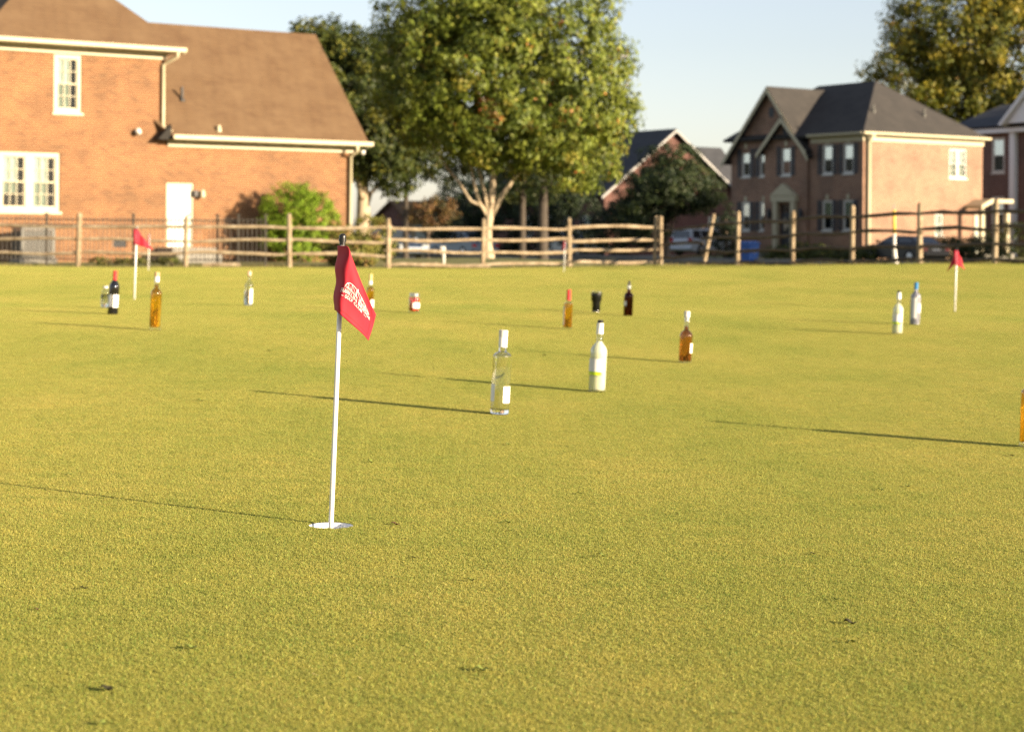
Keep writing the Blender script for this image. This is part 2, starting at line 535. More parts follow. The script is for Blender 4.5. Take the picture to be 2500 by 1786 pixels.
for (cx_, cy_) in ((hx0, hy0), (hx1, hy0), (hx0, hy1), (hx1, hy1)):       # corner triangles
    ks = sorted(range(N), key=lambda k: (outer[k].co.x - cx_) ** 2 + (outer[k].co.y - cy_) ** 2)[:6]
    on_x = min((k for k in ks if abs(outer[k].co.x - cx_) < 1e-4), key=lambda k: abs(outer[k].co.y - cy_), default=None)
    on_y = min((k for k in ks if abs(outer[k].co.y - cy_) < 1e-4), key=lambda k: abs(outer[k].co.x - cx_), default=None)
    if on_x is not None and on_y is not None and on_x != on_y:
        cv = bm.verts.new((cx_, cy_, tz(cx_, cy_)))
        try: bm.faces.new((outer[on_x], cv, outer[on_y]))
        except ValueError: pass
bmesh.ops.recalc_face_normals(bm, faces=bm.faces)
bm.to_mesh(green.data); bm.free()
# blades: one tile of mown turf, repeated by geometry nodes over the green in view
def blade_tile(name, n, size, hmin, hmax, wid):
    p = rng.uniform(0, size, (n, 2)) - size / 2
    ang = rng.uniform(0, 2 * np.pi, n); lean = rng.uniform(.0, 1.0, n) ** .7 * 1.15
    la = rng.uniform(0, 2 * np.pi, n)
    # soft clumps: taller and shorter spots
    cl = rng.uniform(-size / 2, size / 2, (700, 2)); d = ((p[:, None] - cl[None]) ** 2).sum(-1).min(1) ** .5
    h = rng.uniform(hmin, hmax, n) * (1.40 - np.clip(d / .006, 0, 1) * .8)
    w = rng.uniform(.7, 1.3, n) * wid
    ca, sa = np.cos(ang) * w / 2, np.sin(ang) * w / 2
    base = np.c_[p, np.full(n, -.0006)]
    tip = np.c_[p[:, 0] + np.cos(la) * np.sin(lean) * h, p[:, 1] + np.sin(la) * np.sin(lean) * h, np.cos(lean) * h]
    a = base + np.c_[-ca, -sa, np.zeros(n)]; b = base + np.c_[ca, sa, np.zeros(n)]
    v = np.stack([a, b, tip], 1).reshape(-1, 3)
    f = np.arange(n * 3).reshape(-1, 3)
    k = rng.uniform(.70, 1.22, n); dry = rng.uniform(0, 1, n)
    col = np.stack([k * np.where(dry > .93, 1.45, 1), k * np.where(dry > .93, 1.35, 1) * np.where(dry < .12, 1.05, 1), k * np.where(dry > .93, 1.9, 1)], 1)
    col[dry < .12, 0] *= .72
    o = fast_mesh(name, v, f, M_BLADE, attr={'tint': np.repeat(col, 3, 0)})
    COL.objects.unlink(o)
    return o
TILE = .25
tile = blade_tile('turf_tile', 24000, TILE, .0026, .0052, .0014)
pts = []; rots = []
for D0 in np.arange(1.9, 47.6, TILE):
    hw = D0 * 1250 / FP + .7 + D0 * .015
    n0 = int(math.ceil(hw / TILE))
    for i in range(-n0, n0 + 1):
        pts.append((i * TILE, D0))
pts = np.array(pts)
ok = inside_green(pts[:, 0], pts[:, 1], .45)
pts = pts[ok]
e = .12
zz = TZ(pts[:, 0], pts[:, 1])
gx = (TZ(pts[:, 0] + e, pts[:, 1]) - TZ(pts[:, 0] - e, pts[:, 1])) / (2 * e)
gy = (TZ(pts[:, 0], pts[:, 1] + e) - TZ(pts[:, 0], pts[:, 1] - e)) / (2 * e)
q = rng.integers(0, 4, len(pts)) * (np.pi / 2)
tx, ty = np.arctan(gy), -np.arctan(gx)
rot = np.stack([np.cos(q) * tx + np.sin(q) * ty, -np.sin(q) * tx + np.cos(q) * ty, q], 1)
nearcup = (abs(pts[:, 0] - CUP.x) < .25) & (abs(pts[:, 1] - CUP.y) < .25)
def tile_points(name, sel, src):
    me = bpy.data.meshes.new(name)
    P = np.c_[pts[sel], zz[sel]]
    me.vertices.add(len(P)); me.vertices.foreach_set('co', P.astype(np.float32).ravel())
    a = me.attributes.new('rot', 'FLOAT_VECTOR', 'POINT'); a.data.foreach_set('vector', rot[sel].astype(np.float32).ravel())
    o = bpy.data.objects.new(name, me); COL.objects.link(o)
    ng = bpy.data.node_groups.new(name, 'GeometryNodeTree')
    ng.interface.new_socket('Geometry', in_out='INPUT', socket_type='NodeSocketGeometry')
    ng.interface.new_socket('Geometry', in_out='OUTPUT', socket_type='NodeSocketGeometry')
    gi = ng.nodes.new('NodeGroupInput'); go = ng.nodes.new('NodeGroupOutput')
    ip = ng.nodes.new('GeometryNodeInstanceOnPoints'); oi = ng.nodes.new('GeometryNodeObjectInfo')
    oi.inputs['Object'].default_value = src
    na = ng.nodes.new('GeometryNodeInputNamedAttribute'); na.data_type = 'FLOAT_VECTOR'; na.inputs['Name'].default_value = 'rot'
    mp_ = ng.nodes.new('GeometryNodeMeshToPoints')
    ng.links.new(gi.outputs[0], mp_.inputs['Mesh']); ng.links.new(mp_.outputs[0], ip.inputs['Points'])
    ng.links.new(oi.outputs['Geometry'], ip.inputs['Instance']); ng.links.new(na.outputs['Attribute'], ip.inputs['Rotation'])
    ng.links.new(ip.outputs[0], go.inputs[0])
    m = o.modifiers.new('tiles', 'NODES'); m.node_group = ng
    return o
grass = tile_points('green_grass', ~nearcup, tile)
tag(grass, 'closely mown yellow-green grass of the putting green', 'grass', kind='stuff')
# the tiles round the cup as plain mesh, without blades over the hole
tv = np.zeros(72000 * 3); tile.data.vertices.foreach_get('co', tv); tv = tv.reshape(-1, 3)
tc = np.zeros(72000 * 4, dtype=np.float32); tile.data.attributes['tint'].data.foreach_get('color', tc); tc = tc.reshape(-1, 4)[:, :3]
V, C_ = [], []
for i in np.where(nearcup)[0]:
    cq, sq = math.cos(q[i]), math.sin(q[i])
    x = tv[:, 0] * cq - tv[:, 1] * sq + pts[i, 0]; y = tv[:, 0] * sq + tv[:, 1] * cq + pts[i, 1]
    z = tv[:, 2] + TZ(x, y)
    P = np.stack([x, y, z], 1).reshape(-1, 3, 3)
    keep = (((P[:, :, 0] - CUP.x) ** 2 + (P[:, :, 1] - CUP.y) ** 2) > (CUPR - .0015) ** 2).all(1)
    V.append(P[keep]); C_.append(tc.reshape(-1, 3, 3)[keep])
V = np.concatenate(V).reshape(-1, 3); C_ = np.concatenate(C_).reshape(-1, 3)
lip = fast_mesh('cup_edge_grass', V, np.arange(len(V)).reshape(-1, 3), M_BLADE, attr={'tint': C_})
tag(lip, 'short grass growing round the rim of the hole', 'grass', kind='stuff')

# road and driveway behind the fences
UX = Vector((math.sin(math.radians(34)), -math.cos(math.radians(34)), 0))      # along the street, towards us on the right
VX = Vector((math.cos(math.radians(34)), math.sin(math.radians(34)), 0))       # into the plots
P0 = Vector((WX(2106, 98, 590), 98, 0))
def uv(u, v, dz=0.0):
    p = P0 + UX * u + VX * v
    return Vector((p.x, p.y, tz(p.x, p.y) + dz))
def strip(name, u0, u1, v0, v1, mat, lift, nu=60, nv=4):
    vv = []; ff = []
    for i in range(nu + 1):
        for j in range(nv + 1):
            vv.append(uv(u0 + (u1 - u0) * i / nu, v0 + (v1 - v0) * j / nv, lift))
    for i in range(nu):
        for j in range(nv):
            a_ = i * (nv + 1) + j
            ff.append((a_, a_ + 1, a_ + nv + 2, a_ + nv + 1))
    o = MB().add(vv, ff).build(name, mat, smooth=True, fix=False)
    return tag(o, kind='structure')
strip('road', -110, 70, -19, -11.5, M_ASPH, .02)
for nm, a_, b_ in (('kerb', -11.48, -11.2), ('kerb', -19.3, -19.02)):
    o = strip(nm, -110, 70, a_, b_, M_CONC, .11, 60, 1)
    sm = o.modifiers.new('s', 'SOLIDIFY'); sm.thickness = .15; sm.offset = -1
strip('driveway', -16.2, -12.4, -11.15, -.2, M_CONC, .03, 6, 8)
# ------------------------------------------------------------------ houses
TH = math.radians(33)
def wall_face(name, parent, face, c, a0, a1, z0, z1, openings, mat, depth=.13, top=None):
    """flat wall in local coords with real openings and reveals; face 'y' looks to -y at y=c, 'x' looks to -x at x=c"""
    def P(a, z, d=0.0): return (a, c + d, z) if face == 'y' else (c + d, a, z)
    m = MB()
    A = sorted({a0, a1, *[o[0] for o in openings], *[o[1] for o in openings]})
    Z = sorted({z0, z1, *[o[2] for o in openings], *[o[3] for o in openings]})
    for i in range(len(A) - 1):
        for j in range(len(Z) - 1):
            am, zm = (A[i] + A[i + 1]) / 2, (Z[j] + Z[j + 1]) / 2
            if any(o[0] < am < o[1] and o[2] < zm < o[3] for o in openings): continue
            m.add([P(A[i], Z[j]), P(A[i + 1], Z[j]), P(A[i + 1], Z[j + 1]), P(A[i], Z[j + 1])], [(0, 1, 2, 3)])
    for (b0, b1, y0, y1) in openings:
        for q_ in ([(b0, y0), (b1, y0)], [(b1, y0), (b1, y1)], [(b1, y1), (b0, y1)], [(b0, y1), (b0, y0)]):
            m.add([P(*q_[0]), P(*q_[1]), P(*q_[1], depth), P(*q_[0], depth)], [(0, 1, 2, 3)])
    if top: m.add([P(*p) for p in top], [tuple(range(len(top)))])
    return m.build(name, mat, parent, fix=True)

def window(parent, face, c, b0, b1, z0, z1, cols=3, rows=2, mull=0, upper='curtain', lower='blind', frame=.07, rec=.06, panes=True, sill=True, M=None, refl=False):
    """double-hung window set back in its opening"""
    fm = M or M_TRIM
    def P(a, z, d): return (a, c + d, z) if face == 'y' else (c + d, a, z)
    w = MB()
    def bx(m, a0, a1, y0, y1, d0, d1): m.box(P(a0, y0, d0), P(a1, y1, d1))
    e_ = .004
    bx(w, b0 + e_, b1 - e_, z1 - frame, z1 - e_, rec - .03, rec + .06); bx(w, b0 + e_, b1 - e_, z0 + e_, z0 + frame, rec - .03, rec + .06)
    bx(w, b0 + e_, b0 + frame, z0 + frame, z1 - frame, rec - .03, rec + .06); bx(w, b1 - frame, b1 - e_, z0 + frame, z1 - frame, rec - .03, rec + .06)
    units = [(b0 + frame, b1 - frame)]
    if mull:
        mid = (b0 + b1) / 2
        bx(w, mid - mull / 2, mid + mull / 2, z0 + frame, z1 - frame, rec - .025, rec + .055)
        units = [(b0 + frame, mid - mull / 2), (mid + mull / 2, b1 - frame)]
    win = w.build('window', fm, parent)
    if sill:
        s_ = MB(); bx(s_, b0 - .05, b1 + .05, z0 - .07, z0, -.05, rec - .035); s_.build('sill', fm, win)
    zm = (z0 + z1) / 2
    for ui, (u0, u1) in enumerate(units):
        for top_ in (True, False):
            y0, y1 = (zm - .02, z1 - frame) if top_ else (z0 + frame, zm + .02)
            dd = rec if top_ else rec + .018
            sm = MB(); t_ = .035
            bx(sm, u0, u1, y1 - t_, y1, dd, dd + .03); bx(sm, u0, u1, y0, y0 + t_, dd, dd + .03)
            bx(sm, u0, u0 + t_, y0 + t_, y1 - t_, dd, dd + .03); bx(sm, u1 - t_, u1, y0 + t_, y1 - t_, dd, dd + .03)
            ia, ib, ja, jb = u0 + t_, u1 - t_, y0 + t_, y1 - t_
            g_ = .018
            for k in range(1, cols): x_ = ia + (ib - ia) * k / cols; bx(sm, x_ - g_ / 2, x_ + g_ / 2, ja, jb, dd + .002, dd + .026)
            for k in range(1, rows): z_ = ja + (jb - ja) * k / rows; bx(sm, ia, ib, z_ - g_ / 2, z_ + g_ / 2, dd + .004, dd + .024)
            sm.build('upper_sash' if top_ else 'lower_sash', fm, win)
            for i in range(cols if panes else 1):
                for j in range(rows if panes else 1):
                    n1, n2 = (cols, rows) if panes else (1, 1)
                    pm = MB(); bx(pm, ia + (ib - ia) * i / n1, ia + (ib - ia) * (i + 1) / n1, ja + (jb - ja) * j / n2, ja + (jb - ja) * (j + 1) / n2, dd + .013, dd + .017)
                    pm.build('pane', M_PANE_R if refl and top_ else M_PANE, win)
            kind = upper if top_ else lower
            if isinstance(kind, (list, tuple)): kind = kind[ui]
            if kind in ('curtain', 'blind', 'half'):
                cm = MB(); ya = ja if kind != 'half' else ja + (jb - ja) * .6
                n_ = 10; ww = (ib - ia) * (.74 if upper == 'curtain' and face == 'y' and panes else 1.0)
                for k in range(n_):
                    x0_, x1_ = ia + ww * k / n_, ia + ww * (k + 1) / n_
                    bx(cm, x0_, x1_, ya - .03, jb + .03, dd + .06 + .012 * (k % 2), dd + .075 + .012 * (k % 2))
                cm.build('curtain', M_CURT if kind == 'curtain' or top_ else M_BLIND, win)
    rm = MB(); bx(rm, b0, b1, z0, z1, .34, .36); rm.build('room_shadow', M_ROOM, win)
    return win

def shutters(parent, face, c, b0, b1, z0, z1, w=.3):
    for s0 in (b0 - .03 - w, b1 + .03):
        m = MB()
        def bx(a0, a1, y0, y1, d0, d1):
            p = (a0, c + d0, y0) if face == 'y' else (c + d0, a0, y0)
            q_ = (a1, c + d1, y1) if face == 'y' else (c + d1, a1, y1)
            m.box(p, q_)
        bx(s0, s0 + .045, z0, z1, -.045, -.004); bx(s0 + w - .045, s0 + w, z0, z1, -.045, -.004)
        for y_ in (z0, (z0 + z1) / 2 - .04, z1 - .08): bx(s0 + .045, s0 + w - .045, y_, y_ + .08, -.043, -.006)
        n_ = 14
        for k in range(n_):
            y_ = z0 + .08 + (z1 - z0 - .16) * k / n_; bx(s0 + .045, s0 + w - .045, y_, y_ + (z1 - z0 - .16) / n_ * .7, -.036 + .008 * (k % 2), -.008)
        m.build('shutter', M_SHUT, parent)

def roof(name, parent, faces, mat, th=.14):
    vs = []; fs = []
    for f in faces:
        n = len(vs); vs += f; fs.append(tuple(range(n, n + len(f))))
    o = MB().add(vs, fs).build(name, mat, parent)
    # all roof faces look up
    me = o.data; bm = bmesh.new(); bm.from_mesh(me)
    for f in bm.faces:
        f.normal_update()
        if f.normal.z < 0: f.normal_flip()
    bm.to_mesh(me); bm.free()
    s_ = o.modifiers.new('th', 'SOLIDIFY'); s_.thickness = th; s_.offset = -1
    return o

def gutter(parent, p, q_, mat, r=.07):
    """K-shaped gutter: box profile with a rounded front lip"""
    m = MB(); p, q_ = Vector(p), Vector(q_)
    d = (q_ - p).normalized(); out = d.cross(Vector((0, 0, 1)))
    prof = [(0, 0), (.10, .0), (.125, .03), (.125, .10), (.14, .115), (.14, .13), (.12, .13), (.10, .12), (.10, .02), (.0, .02)]
    vs = [tuple(e_ + out * a + Vector((0, 0, b))) for e_ in (p, q_) for a, b in prof]
    n = len(prof)
    m.add(vs, [tuple(range(n)), tuple(range(n, 2 * n))[::-1]] + [(i, (i + 1) % n, n + (i + 1) % n, n + i) for i in range(n)])
    return m.build('gutter', mat, parent)

def downspout(parent, pts_, mat, r=.05):
    return MB().tube(pts_, r, 8).build('downspout', mat, parent, smooth=True)

# ---- near brick house, left
hb = tz(-11, 53) - .05
HL = empty('brick_house', (WX(180, 52, 480), 52, 0), TH, 'orange brick house with brown shingle roof and white door behind the iron fence', 'house')
XL, XM, XR = -2.38, 2.66, 8.68        # left corner, end of the tall block, right corner
EA, EB = 5.92, 3.47                   # eave heights
DEP = 8.0
win_lo = (-2.10, -.40, 1.37, 2.98)
win_hi = (-.58, .20, 4.10, 5.70)
door_o = (2.73, 3.56, .42, 2.24)
fv = [(-1.02, -.62, .34, .62), (1.15, 1.55, .40, .60)]
wall_face('tall_wall', HL, 'y', 0, XL, XM, hb - .3, EA - .02, [win_lo, win_hi] + fv, M_BRICK_L)
wall_face('wing_wall', HL, 'y', .004, XM, XR, hb - .3, EB - .02, [door_o], M_BRICK_L)
m = MB(); m.add([(XL, 0, hb - .3), (XL, DEP, hb - .3), (XL, DEP, EA), (XL, 0, EA)], [(0, 1, 2, 3)]); m.build('side_wall', M_BRICK_L, HL)
m = MB(); m.add([(XM, 0, EB - .3), (XM, DEP, EB - .3), (XM, DEP, EA), (XM, 0, EA)], [(0, 1, 2, 3)]); m.build('upper_side_wall', M_BRICK_L, HL)
m = MB(); m.add([(XR, 0, hb - .3), (XR, 6.2, hb - .3), (XR, 6.2, EB), (XR, 3.1, 7.0), (XR, 0, EB)], [(0, 1, 2, 3, 4)]); m.build('gable_wall', M_BRICK_L, HL)
m = MB(); m.add([(XL, DEP, hb - .3), (XR, 6.2, hb - .3), (XR, 6.2, EB), (XM, DEP, EA), (XL, DEP, EA)], [(0, 1, 2, 3, 4)]); m.build('rear_wall', M_BRICK_L, HL)
window(HL, 'y', 0, *win_hi, cols=3, rows=2, upper='curtain', lower='blind', frame=.10)
window(HL, 'y', 0, *win_lo, cols=3, rows=2, mull=.22, upper='curtain', lower=('half', 'blind'), frame=.11)
ov = .42
# hip roof on the tall block (ridge runs back)
xm = (XL + XM) / 2; hw = (XM - XL) / 2 + ov; rz = EA + .12 + hw * math.tan(math.radians(43.5))
fl, fr, bl, br = (XL - ov, -ov, EA + .12), (XM + ov, -ov, EA + .12), (XL - ov, DEP + ov, EA + .12), (XM + ov, DEP + ov, EA + .12)
ra, rb = (xm, -ov + hw, rz), (xm, DEP + ov - hw, rz)
roof('hip_roof', HL, [[fl, fr, ra], [fr, br, rb, ra], [br, bl, rb], [bl, fl, ra, rb]], M_ROOF_L)
# gable roof on the wing
gz = 7.12; wy = 3.1; e2 = EB + .12
roof('wing_roof', HL, [[(XM + .02, -ov, e2), (XR + .32, -ov, e2), (XR + .32, wy, gz), (XM - 3.2, wy, gz)],
                       [(XM + .02, 6.2 + ov, e2), (XR + .32, 6.2 + ov, e2), (XR + .32, wy, gz), (XM - 3.2, wy, gz)]], M_ROOF_L)
for (x0, x1, z_) in ((XL, XM, EA), (XM + .1, XR, EB)):
    MB().box((x0 - .02, -.06, z_ - .20), (x1 + .02, -.003, z_ - .02)).build('frieze_board', M_TRIM, HL)
    MB().box((x0 - ov + .05 if z_ > 5 else x0, -ov + .02, z_ - .03), (x1 + (ov - .05 if z_ > 5 else .28), -.002, z_ - .01)).build('soffit', M_TRIM, HL)
    MB().box((x0 - ov if z_ > 5 else x0, -ov - .02, z_ - .04), (x1 + (ov if z_ > 5 else .32), -ov + .015, z_ + .10)).build('fascia', M_TRIM, HL)
gutter(HL, (XL - ov, -ov - .02, EA - .02), (XM + ov, -ov - .02, EA - .02), M_TRIM)
gutter(HL, (XM + .05, -ov - .02, EB - .02), (XR + .42, -ov - .02, EB - .02), M_TRIM)
MB().prism([(XM - .36, EB - .03), (XM + .04, EB - .03), (XM + .04, EB + .40)], -ov + .02, -.01, 1).build('roof_return', M_ROOM, HL)
downspout(HL, [(XM + .18, -ov - .09, EA), (XM + .17, -ov - .07, EA - .14), (XM + .02, -.15, EA - .28), (XM - .08, -.07, EA - .36), (XM - .08, -.07, 4.02), (XM - .12, -.16, 3.82), (XM + .1, -.3, 3.66)], M_TRIM)
downspout(HL, [(XR - .10, -ov - .09, EB), (XR - .10, -ov - .08, EB - .16), (XR - .10, -.08, EB - .32), (XR - .10, -.07, hb + .15), (XR - .02, -.3, hb + .06)], M_TRIM, .055)
# rake board on the gable
mm = MB(); mm.prism([(-ov, EB - .06), (wy, gz - .16), (wy, gz - .02), (-ov, EB + .10)], XR + .27, XR + .31, 0); mm.build('rake_board', M_TRIM, HL)
MB().tube([(XR + .15, -ov + .05, EB - .14), (XR + .15, -ov + .05, EB - .26)], [.09, .06], 10).build('floodlight', M_WHITE, HL, smooth=True)
m = MB(); m.tube([(1.82, -.02, 3.68), (1.82, -.10, 3.67), (1.80, -.2, 3.62)], [.05, .085, .08], 10); m.build('floodlight', M_WHITE, HL, smooth=True)
# door: slab, frame, handle, step
m = MB()
m.box((door_o[0] + .004, .03, door_o[2]), (door_o[0] + .06, .12, door_o[3])); m.box((door_o[1] - .06, .03, door_o[2]), (door_o[1] - .004, .12, door_o[3])); m.box((door_o[0] + .06, .03, door_o[3] - .06), (door_o[1] - .06, .12, door_o[3] - .004))
m.build('door_frame', M_TRIM, HL)
dr = MB().box((door_o[0] + .06, .07, door_o[2]), (door_o[1] - .06, .11, door_o[3] - .06)).build('door', M_WHITE, HL)
for (xa, xb, za, zb) in ((.14, .34, .2, .85), (.40, .60, .2, .85), (.14, .34, 1.0, 1.6), (.40, .60, 1.0, 1.6)):
    MB().box((door_o[0] + xa, .062, door_o[2] + za), (door_o[0] + xb, .069, door_o[2] + zb)).build('door_panel', M_WHITE, dr)
MB().tube([(door_o[1] - .12, .07, 1.35), (door_o[1] - .12, .02, 1.35)], [.02, .03], 8).build('handle', M_IRON, dr)
MB().box((2.45, -1.15, hb - .2), (3.8, -.004, .40)).box((2.45, -1.45, hb - .2), (3.8, -1.152, .22)).build('door_step', M_CONC, HL)
m = MB(); m.box((3.72, -.05, 1.84), (3.80, -.004, 2.02)); m.tube([(3.76, -.05, 1.98), (3.76, -.16, 2.03), (3.76, -.17, 1.94)], .015, 6); m.lathe([(.02, 2.06), (.06, 2.02), (.075, 1.86), (.05, 1.82)], 10, c=(3.76, -.17)); m.build('wall_lantern', M_TRIM, HL)
m = MB(); m.box((3.55, -.09, 1.86), (3.66, -.004, 2.04)); m.build('meter_box', M_IRON, HL)
for (a0, a1, z0_, z1_) in fv:
    m = MB()
    m.box((a0 + .003, .04, z0_ + .003), (a0 + .03, .08, z1_ - .003)); m.box((a1 - .03, .04, z0_ + .003), (a1 - .003, .08, z1_ - .003))
    for k in range(7): zz_ = z0_ + .01 + (z1_ - z0_ - .03) * k / 6; m.box((a0 + .03, .04, zz_), (a1 - .03, .08, zz_ + .012))
    v_ = m.build('foundation_vent', M_SHUT, HL)
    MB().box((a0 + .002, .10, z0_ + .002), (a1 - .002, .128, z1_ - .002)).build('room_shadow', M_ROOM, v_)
# things on the roofs
m = MB(); m.lathe([(.10, 0), (.10, .05), (.045, .09), (.045, .42)], 10); m.build('vent_pipe', M_IRON, HL, loc=(4.05 - .6, 1.0 - .35, e2 + (gz - e2) * (1.0 - .35 + ov) / (wy + ov) - .05))
m = MB(); m.lathe([(.07, 0), (.07, .10), (.05, .14), (.05, .2), (.0, .2)], 10); m.build('roof_cap', M_TRIM, HL, loc=(4.2, -.28, e2 + .12))
m = MB(); m.lathe([(.10, 0), (.10, .05), (.05, .09), (.05, .40)], 10); m.build('vent_pipe', M_IRON, HL, loc=(.55, 1.75, EA + .1 + (1.75 + ov) * math.tan(math.radians(43.5))))
# air conditioner
p = HL.matrix_basis @ Vector((-1.45, -.95, 0)); zg = tz(p.x, p.y)
AC = empty('air_conditioner', (p.x, p.y, zg), TH, 'grey outdoor air conditioning unit by the brick wall under the window', 'air conditioner')
MB().box((-.5, -.45, -.1), (.5, .45, .06)).build('pad', M_CONC, AC)
M_ACG = plain('ac_grey', (.085, .085, .075), .5, .2)
m = MB()
for sx, sy in ((-1, -1), (1, -1), (1, 1), (-1, 1)): m.box((sx * .42 - .03, sy * .36 - .03, .06), (sx * .42 + .03, sy * .36 + .03, .86))
m.box((-.45, -.39, .84), (.45, .39, .90)); m.build('cabinet_frame', M_ACG, AC)
m = MB()
for k in range(18):
    z_ = .10 + k * .041; m.box((-.40, -.375, z_), (.40, -.355, z_ + .018)); m.box((-.435, -.33, z_), (-.415, .33, z_ + .018)); m.box((.415, -.33, z_), (.435, .33, z_ + .018))
m.build('louvre_grille', M_ACG, AC)
MB().box((-.38, -.32, .07), (.38, .32, .83)).build('coil', M_IRON, AC)
m = MB(); m.lathe([(.30, .905), (.33, .93), (.33, .94), (.05, .95), (.05, .905)], 20); m.build('fan_guard', M_IRON, AC)

# ---- house across the street, right (lit side wall at y=0, shaded front at x=0)
H2 = empty('rose_brick_house', (P0.x, P0.y, 0), math.radians(34), 'two-storey rose brick house with dark shutters, front gables and one sunlit blank side', 'house')
LX, LY = 9.0, 10.4
e6 = 6.28
up_w = [(1.09, .39), (2.65, .39)]; a_w = [(7.64, .36), (9.15, .36)]
wz_lo, wz_hi = (1.28, 2.9), (4.28, 5.86)
side_o = [(6.4, 7.75, 3.62 + .55, 5.75), (5.35, 5.95, 1.05, 2.25)]
wall_face('side_wall', H2, 'y', 0, 0, LX, -.5, e6, side_o, M_BRICK_R)
front_o = [(y - h_, y + h_, *z_) for y, h_ in up_w for z_ in (wz_lo, wz_hi)]
wall_face('front_wall', H2, 'x', 0, 0, 4.1, -.5, e6, front_o, M_BRICK_R)
b_o = [(5.75 - .39, 5.75 + .39, *wz_hi), (5.2, 6.25, .1, 2.75)]
wall_face('small_gable_wall', H2, 'x', -.14, 4.1, 7.5, -.5, 5.75, b_o, M_BRICK_R, top=[(4.1, 5.75), (7.5, 5.75), (5.8, 7.42)])
a_o = [(y - h_, y + h_, *z_) for y, h_ in a_w for z_ in (wz_lo, wz_hi)]
wall_face('large_gable_wall', H2, 'x', -.05, 4.05, LY, -.5, 5.6, a_o, M_BRICK_R, top=[(4.05, 5.6), (LY, 5.6), (7.05, 9.1)])
MB().box((-.139, 4.08, -.5), (-.0, 4.1, 5.75)).build('wall_return', M_BRICK_R, H2)
m = MB(); m.add([(LX, 0, -.5), (LX, LY, -.5), (LX, LY, e6), (LX, 0, e6)], [(0, 1, 2, 3)]); m.add([(0, LY, -.5), (LX, LY, -.5), (LX, LY, e6), (0, LY, e6)], [(0, 1, 2, 3)]); m.build('rear_wall', M_BRICK_R, H2)
for (y, h_) in up_w + a_w:
    for z_ in (wz_lo, wz_hi):
        c_ = 0 if (y, h_) in up_w else -.05
        window(H2, 'x', c_, y - h_, y + h_, *z_, cols=1, rows=1, upper='curtain', lower='none', frame=.09, panes=False, M=M_WHITE, refl=True)
        shutters(H2, 'x', c_, y - h_, y + h_, *z_)
        MB().box((c_ - .03, y - .09, z_[1] + .02), (c_ - .002, y + .09, z_[1] + .30)).build('keystone', M_TRIM, H2)
window(H2, 'x', -.14, 5.36, 6.14, *wz_hi, cols=1, rows=1, upper='curtain', lower='none', frame=.09, panes=False, M=M_WHITE, refl=True); shutters(H2, 'x', -.14, 5.36, 6.14, *wz_hi)
MB().box((-.17, 5.66, wz_hi[1] + .02), (-.142, 5.84, wz_hi[1] + .3)).build('keystone', M_TRIM, H2)
window(H2, 'y', 0, *side_o[0], cols=2, rows=2, mull=.16, upper='curtain', lower='blind', frame=.07, panes=False, M=M_WHITE)
window(H2, 'y', 0, *side_o[1], cols=2, rows=1, upper='curtain', lower='blind', frame=.07, panes=False, M=M_WHITE)
# entrance
m = MB(); m.box((-.36, 4.86, -.3), (-.142, 5.18, 2.85)); m.box((-.36, 6.27, -.3), (-.142, 6.59, 2.85)); m.box((-.40, 4.74, 2.86), (-.143, 6.71, 3.18)); m.prism([(4.70, 3.19), (6.75, 3.19), (5.725, 3.85)], -.44, -.144, 0); m.build('door_surround', M_TRIM, H2)
dr = MB().box((-.06, 5.24, .1), (.0, 6.21, 2.28)).build('door', M_SHUT, H2)
MB().box((-.10, 5.5, 1.2), (-.061, 5.95, 2.0)).build('pane', M_PANE_D, dr)
MB().box((-.05, 5.24, 2.30), (-.0, 6.21, 2.72)).build('transom', M_PANE_D, H2)
MB().box((-1.6, 4.7, -.5), (-.15, 6.8, .08)).build('door_step', M_CONC, H2)
for y in (4.45, 6.98):
    m = MB(); m.box((-.17, y - .06, 2.0), (-.142, y + .06, 2.3)); m.lathe([(.02, 2.5), (.09, 2.42), (.11, 2.05), (.06, 1.96)], 8, c=(-.28, y)); m.tube([(-.17, y, 2.25), (-.28, y, 2.5)], .012, 6); m.build('wall_lantern', M_SHUT, H2)
for (c_, y, z_) in ((-.05, 7.05, 7.8), (-.14, 5.8, 6.75)):
    m = MB(); n_ = 16; m.add([(c_ - .03, y + .22 * math.cos(6.283 * k / n_), z_ + .3 * math.sin(6.283 * k / n_)) for k in range(n_)] + [(c_ - .002, y + .22 * math.cos(6.283 * k / n_), z_ + .3 * math.sin(6.283 * k / n_)) for k in range(n_)], [tuple(range(n_))] + [(k, (k + 1) % n_, n_ + (k + 1) % n_, n_ + k) for k in range(n_)]); m.build('gable_vent', M_SHUT, H2)
o2 = .38; yb = e6 + .1; hx = LX / 2 + o2; rzz = 9.55; ins = 3.65 + o2
r1, r2 = (LX / 2, ins - o2, rzz), (LX / 2, LY - 2.2, rzz)
f_l, f_r, b_l, b_r = (-o2, -o2, yb), (LX + .12, -o2, yb), (-o2, LY + o2, yb), (LX + .12, LY + o2, yb)
roof('hip_roof', H2, [[f_l, f_r, r1], [f_l, r1, r2, b_l], [b_l, r2, b_r], [f_r, b_r, r2, r1]], M_ROOF_R)
roof('large_gable_roof', H2, [[(-.45, 3.72, 5.25), (5.0, 3.72, 5.25), (5.0, 7.05, 9.22), (-.45, 7.05, 9.22)], [(-.45, 10.85, 5.1), (5.0, 10.85, 5.1), (5.0, 7.05, 9.22), (-.45, 7.05, 9.22)]], M_ROOF_R)
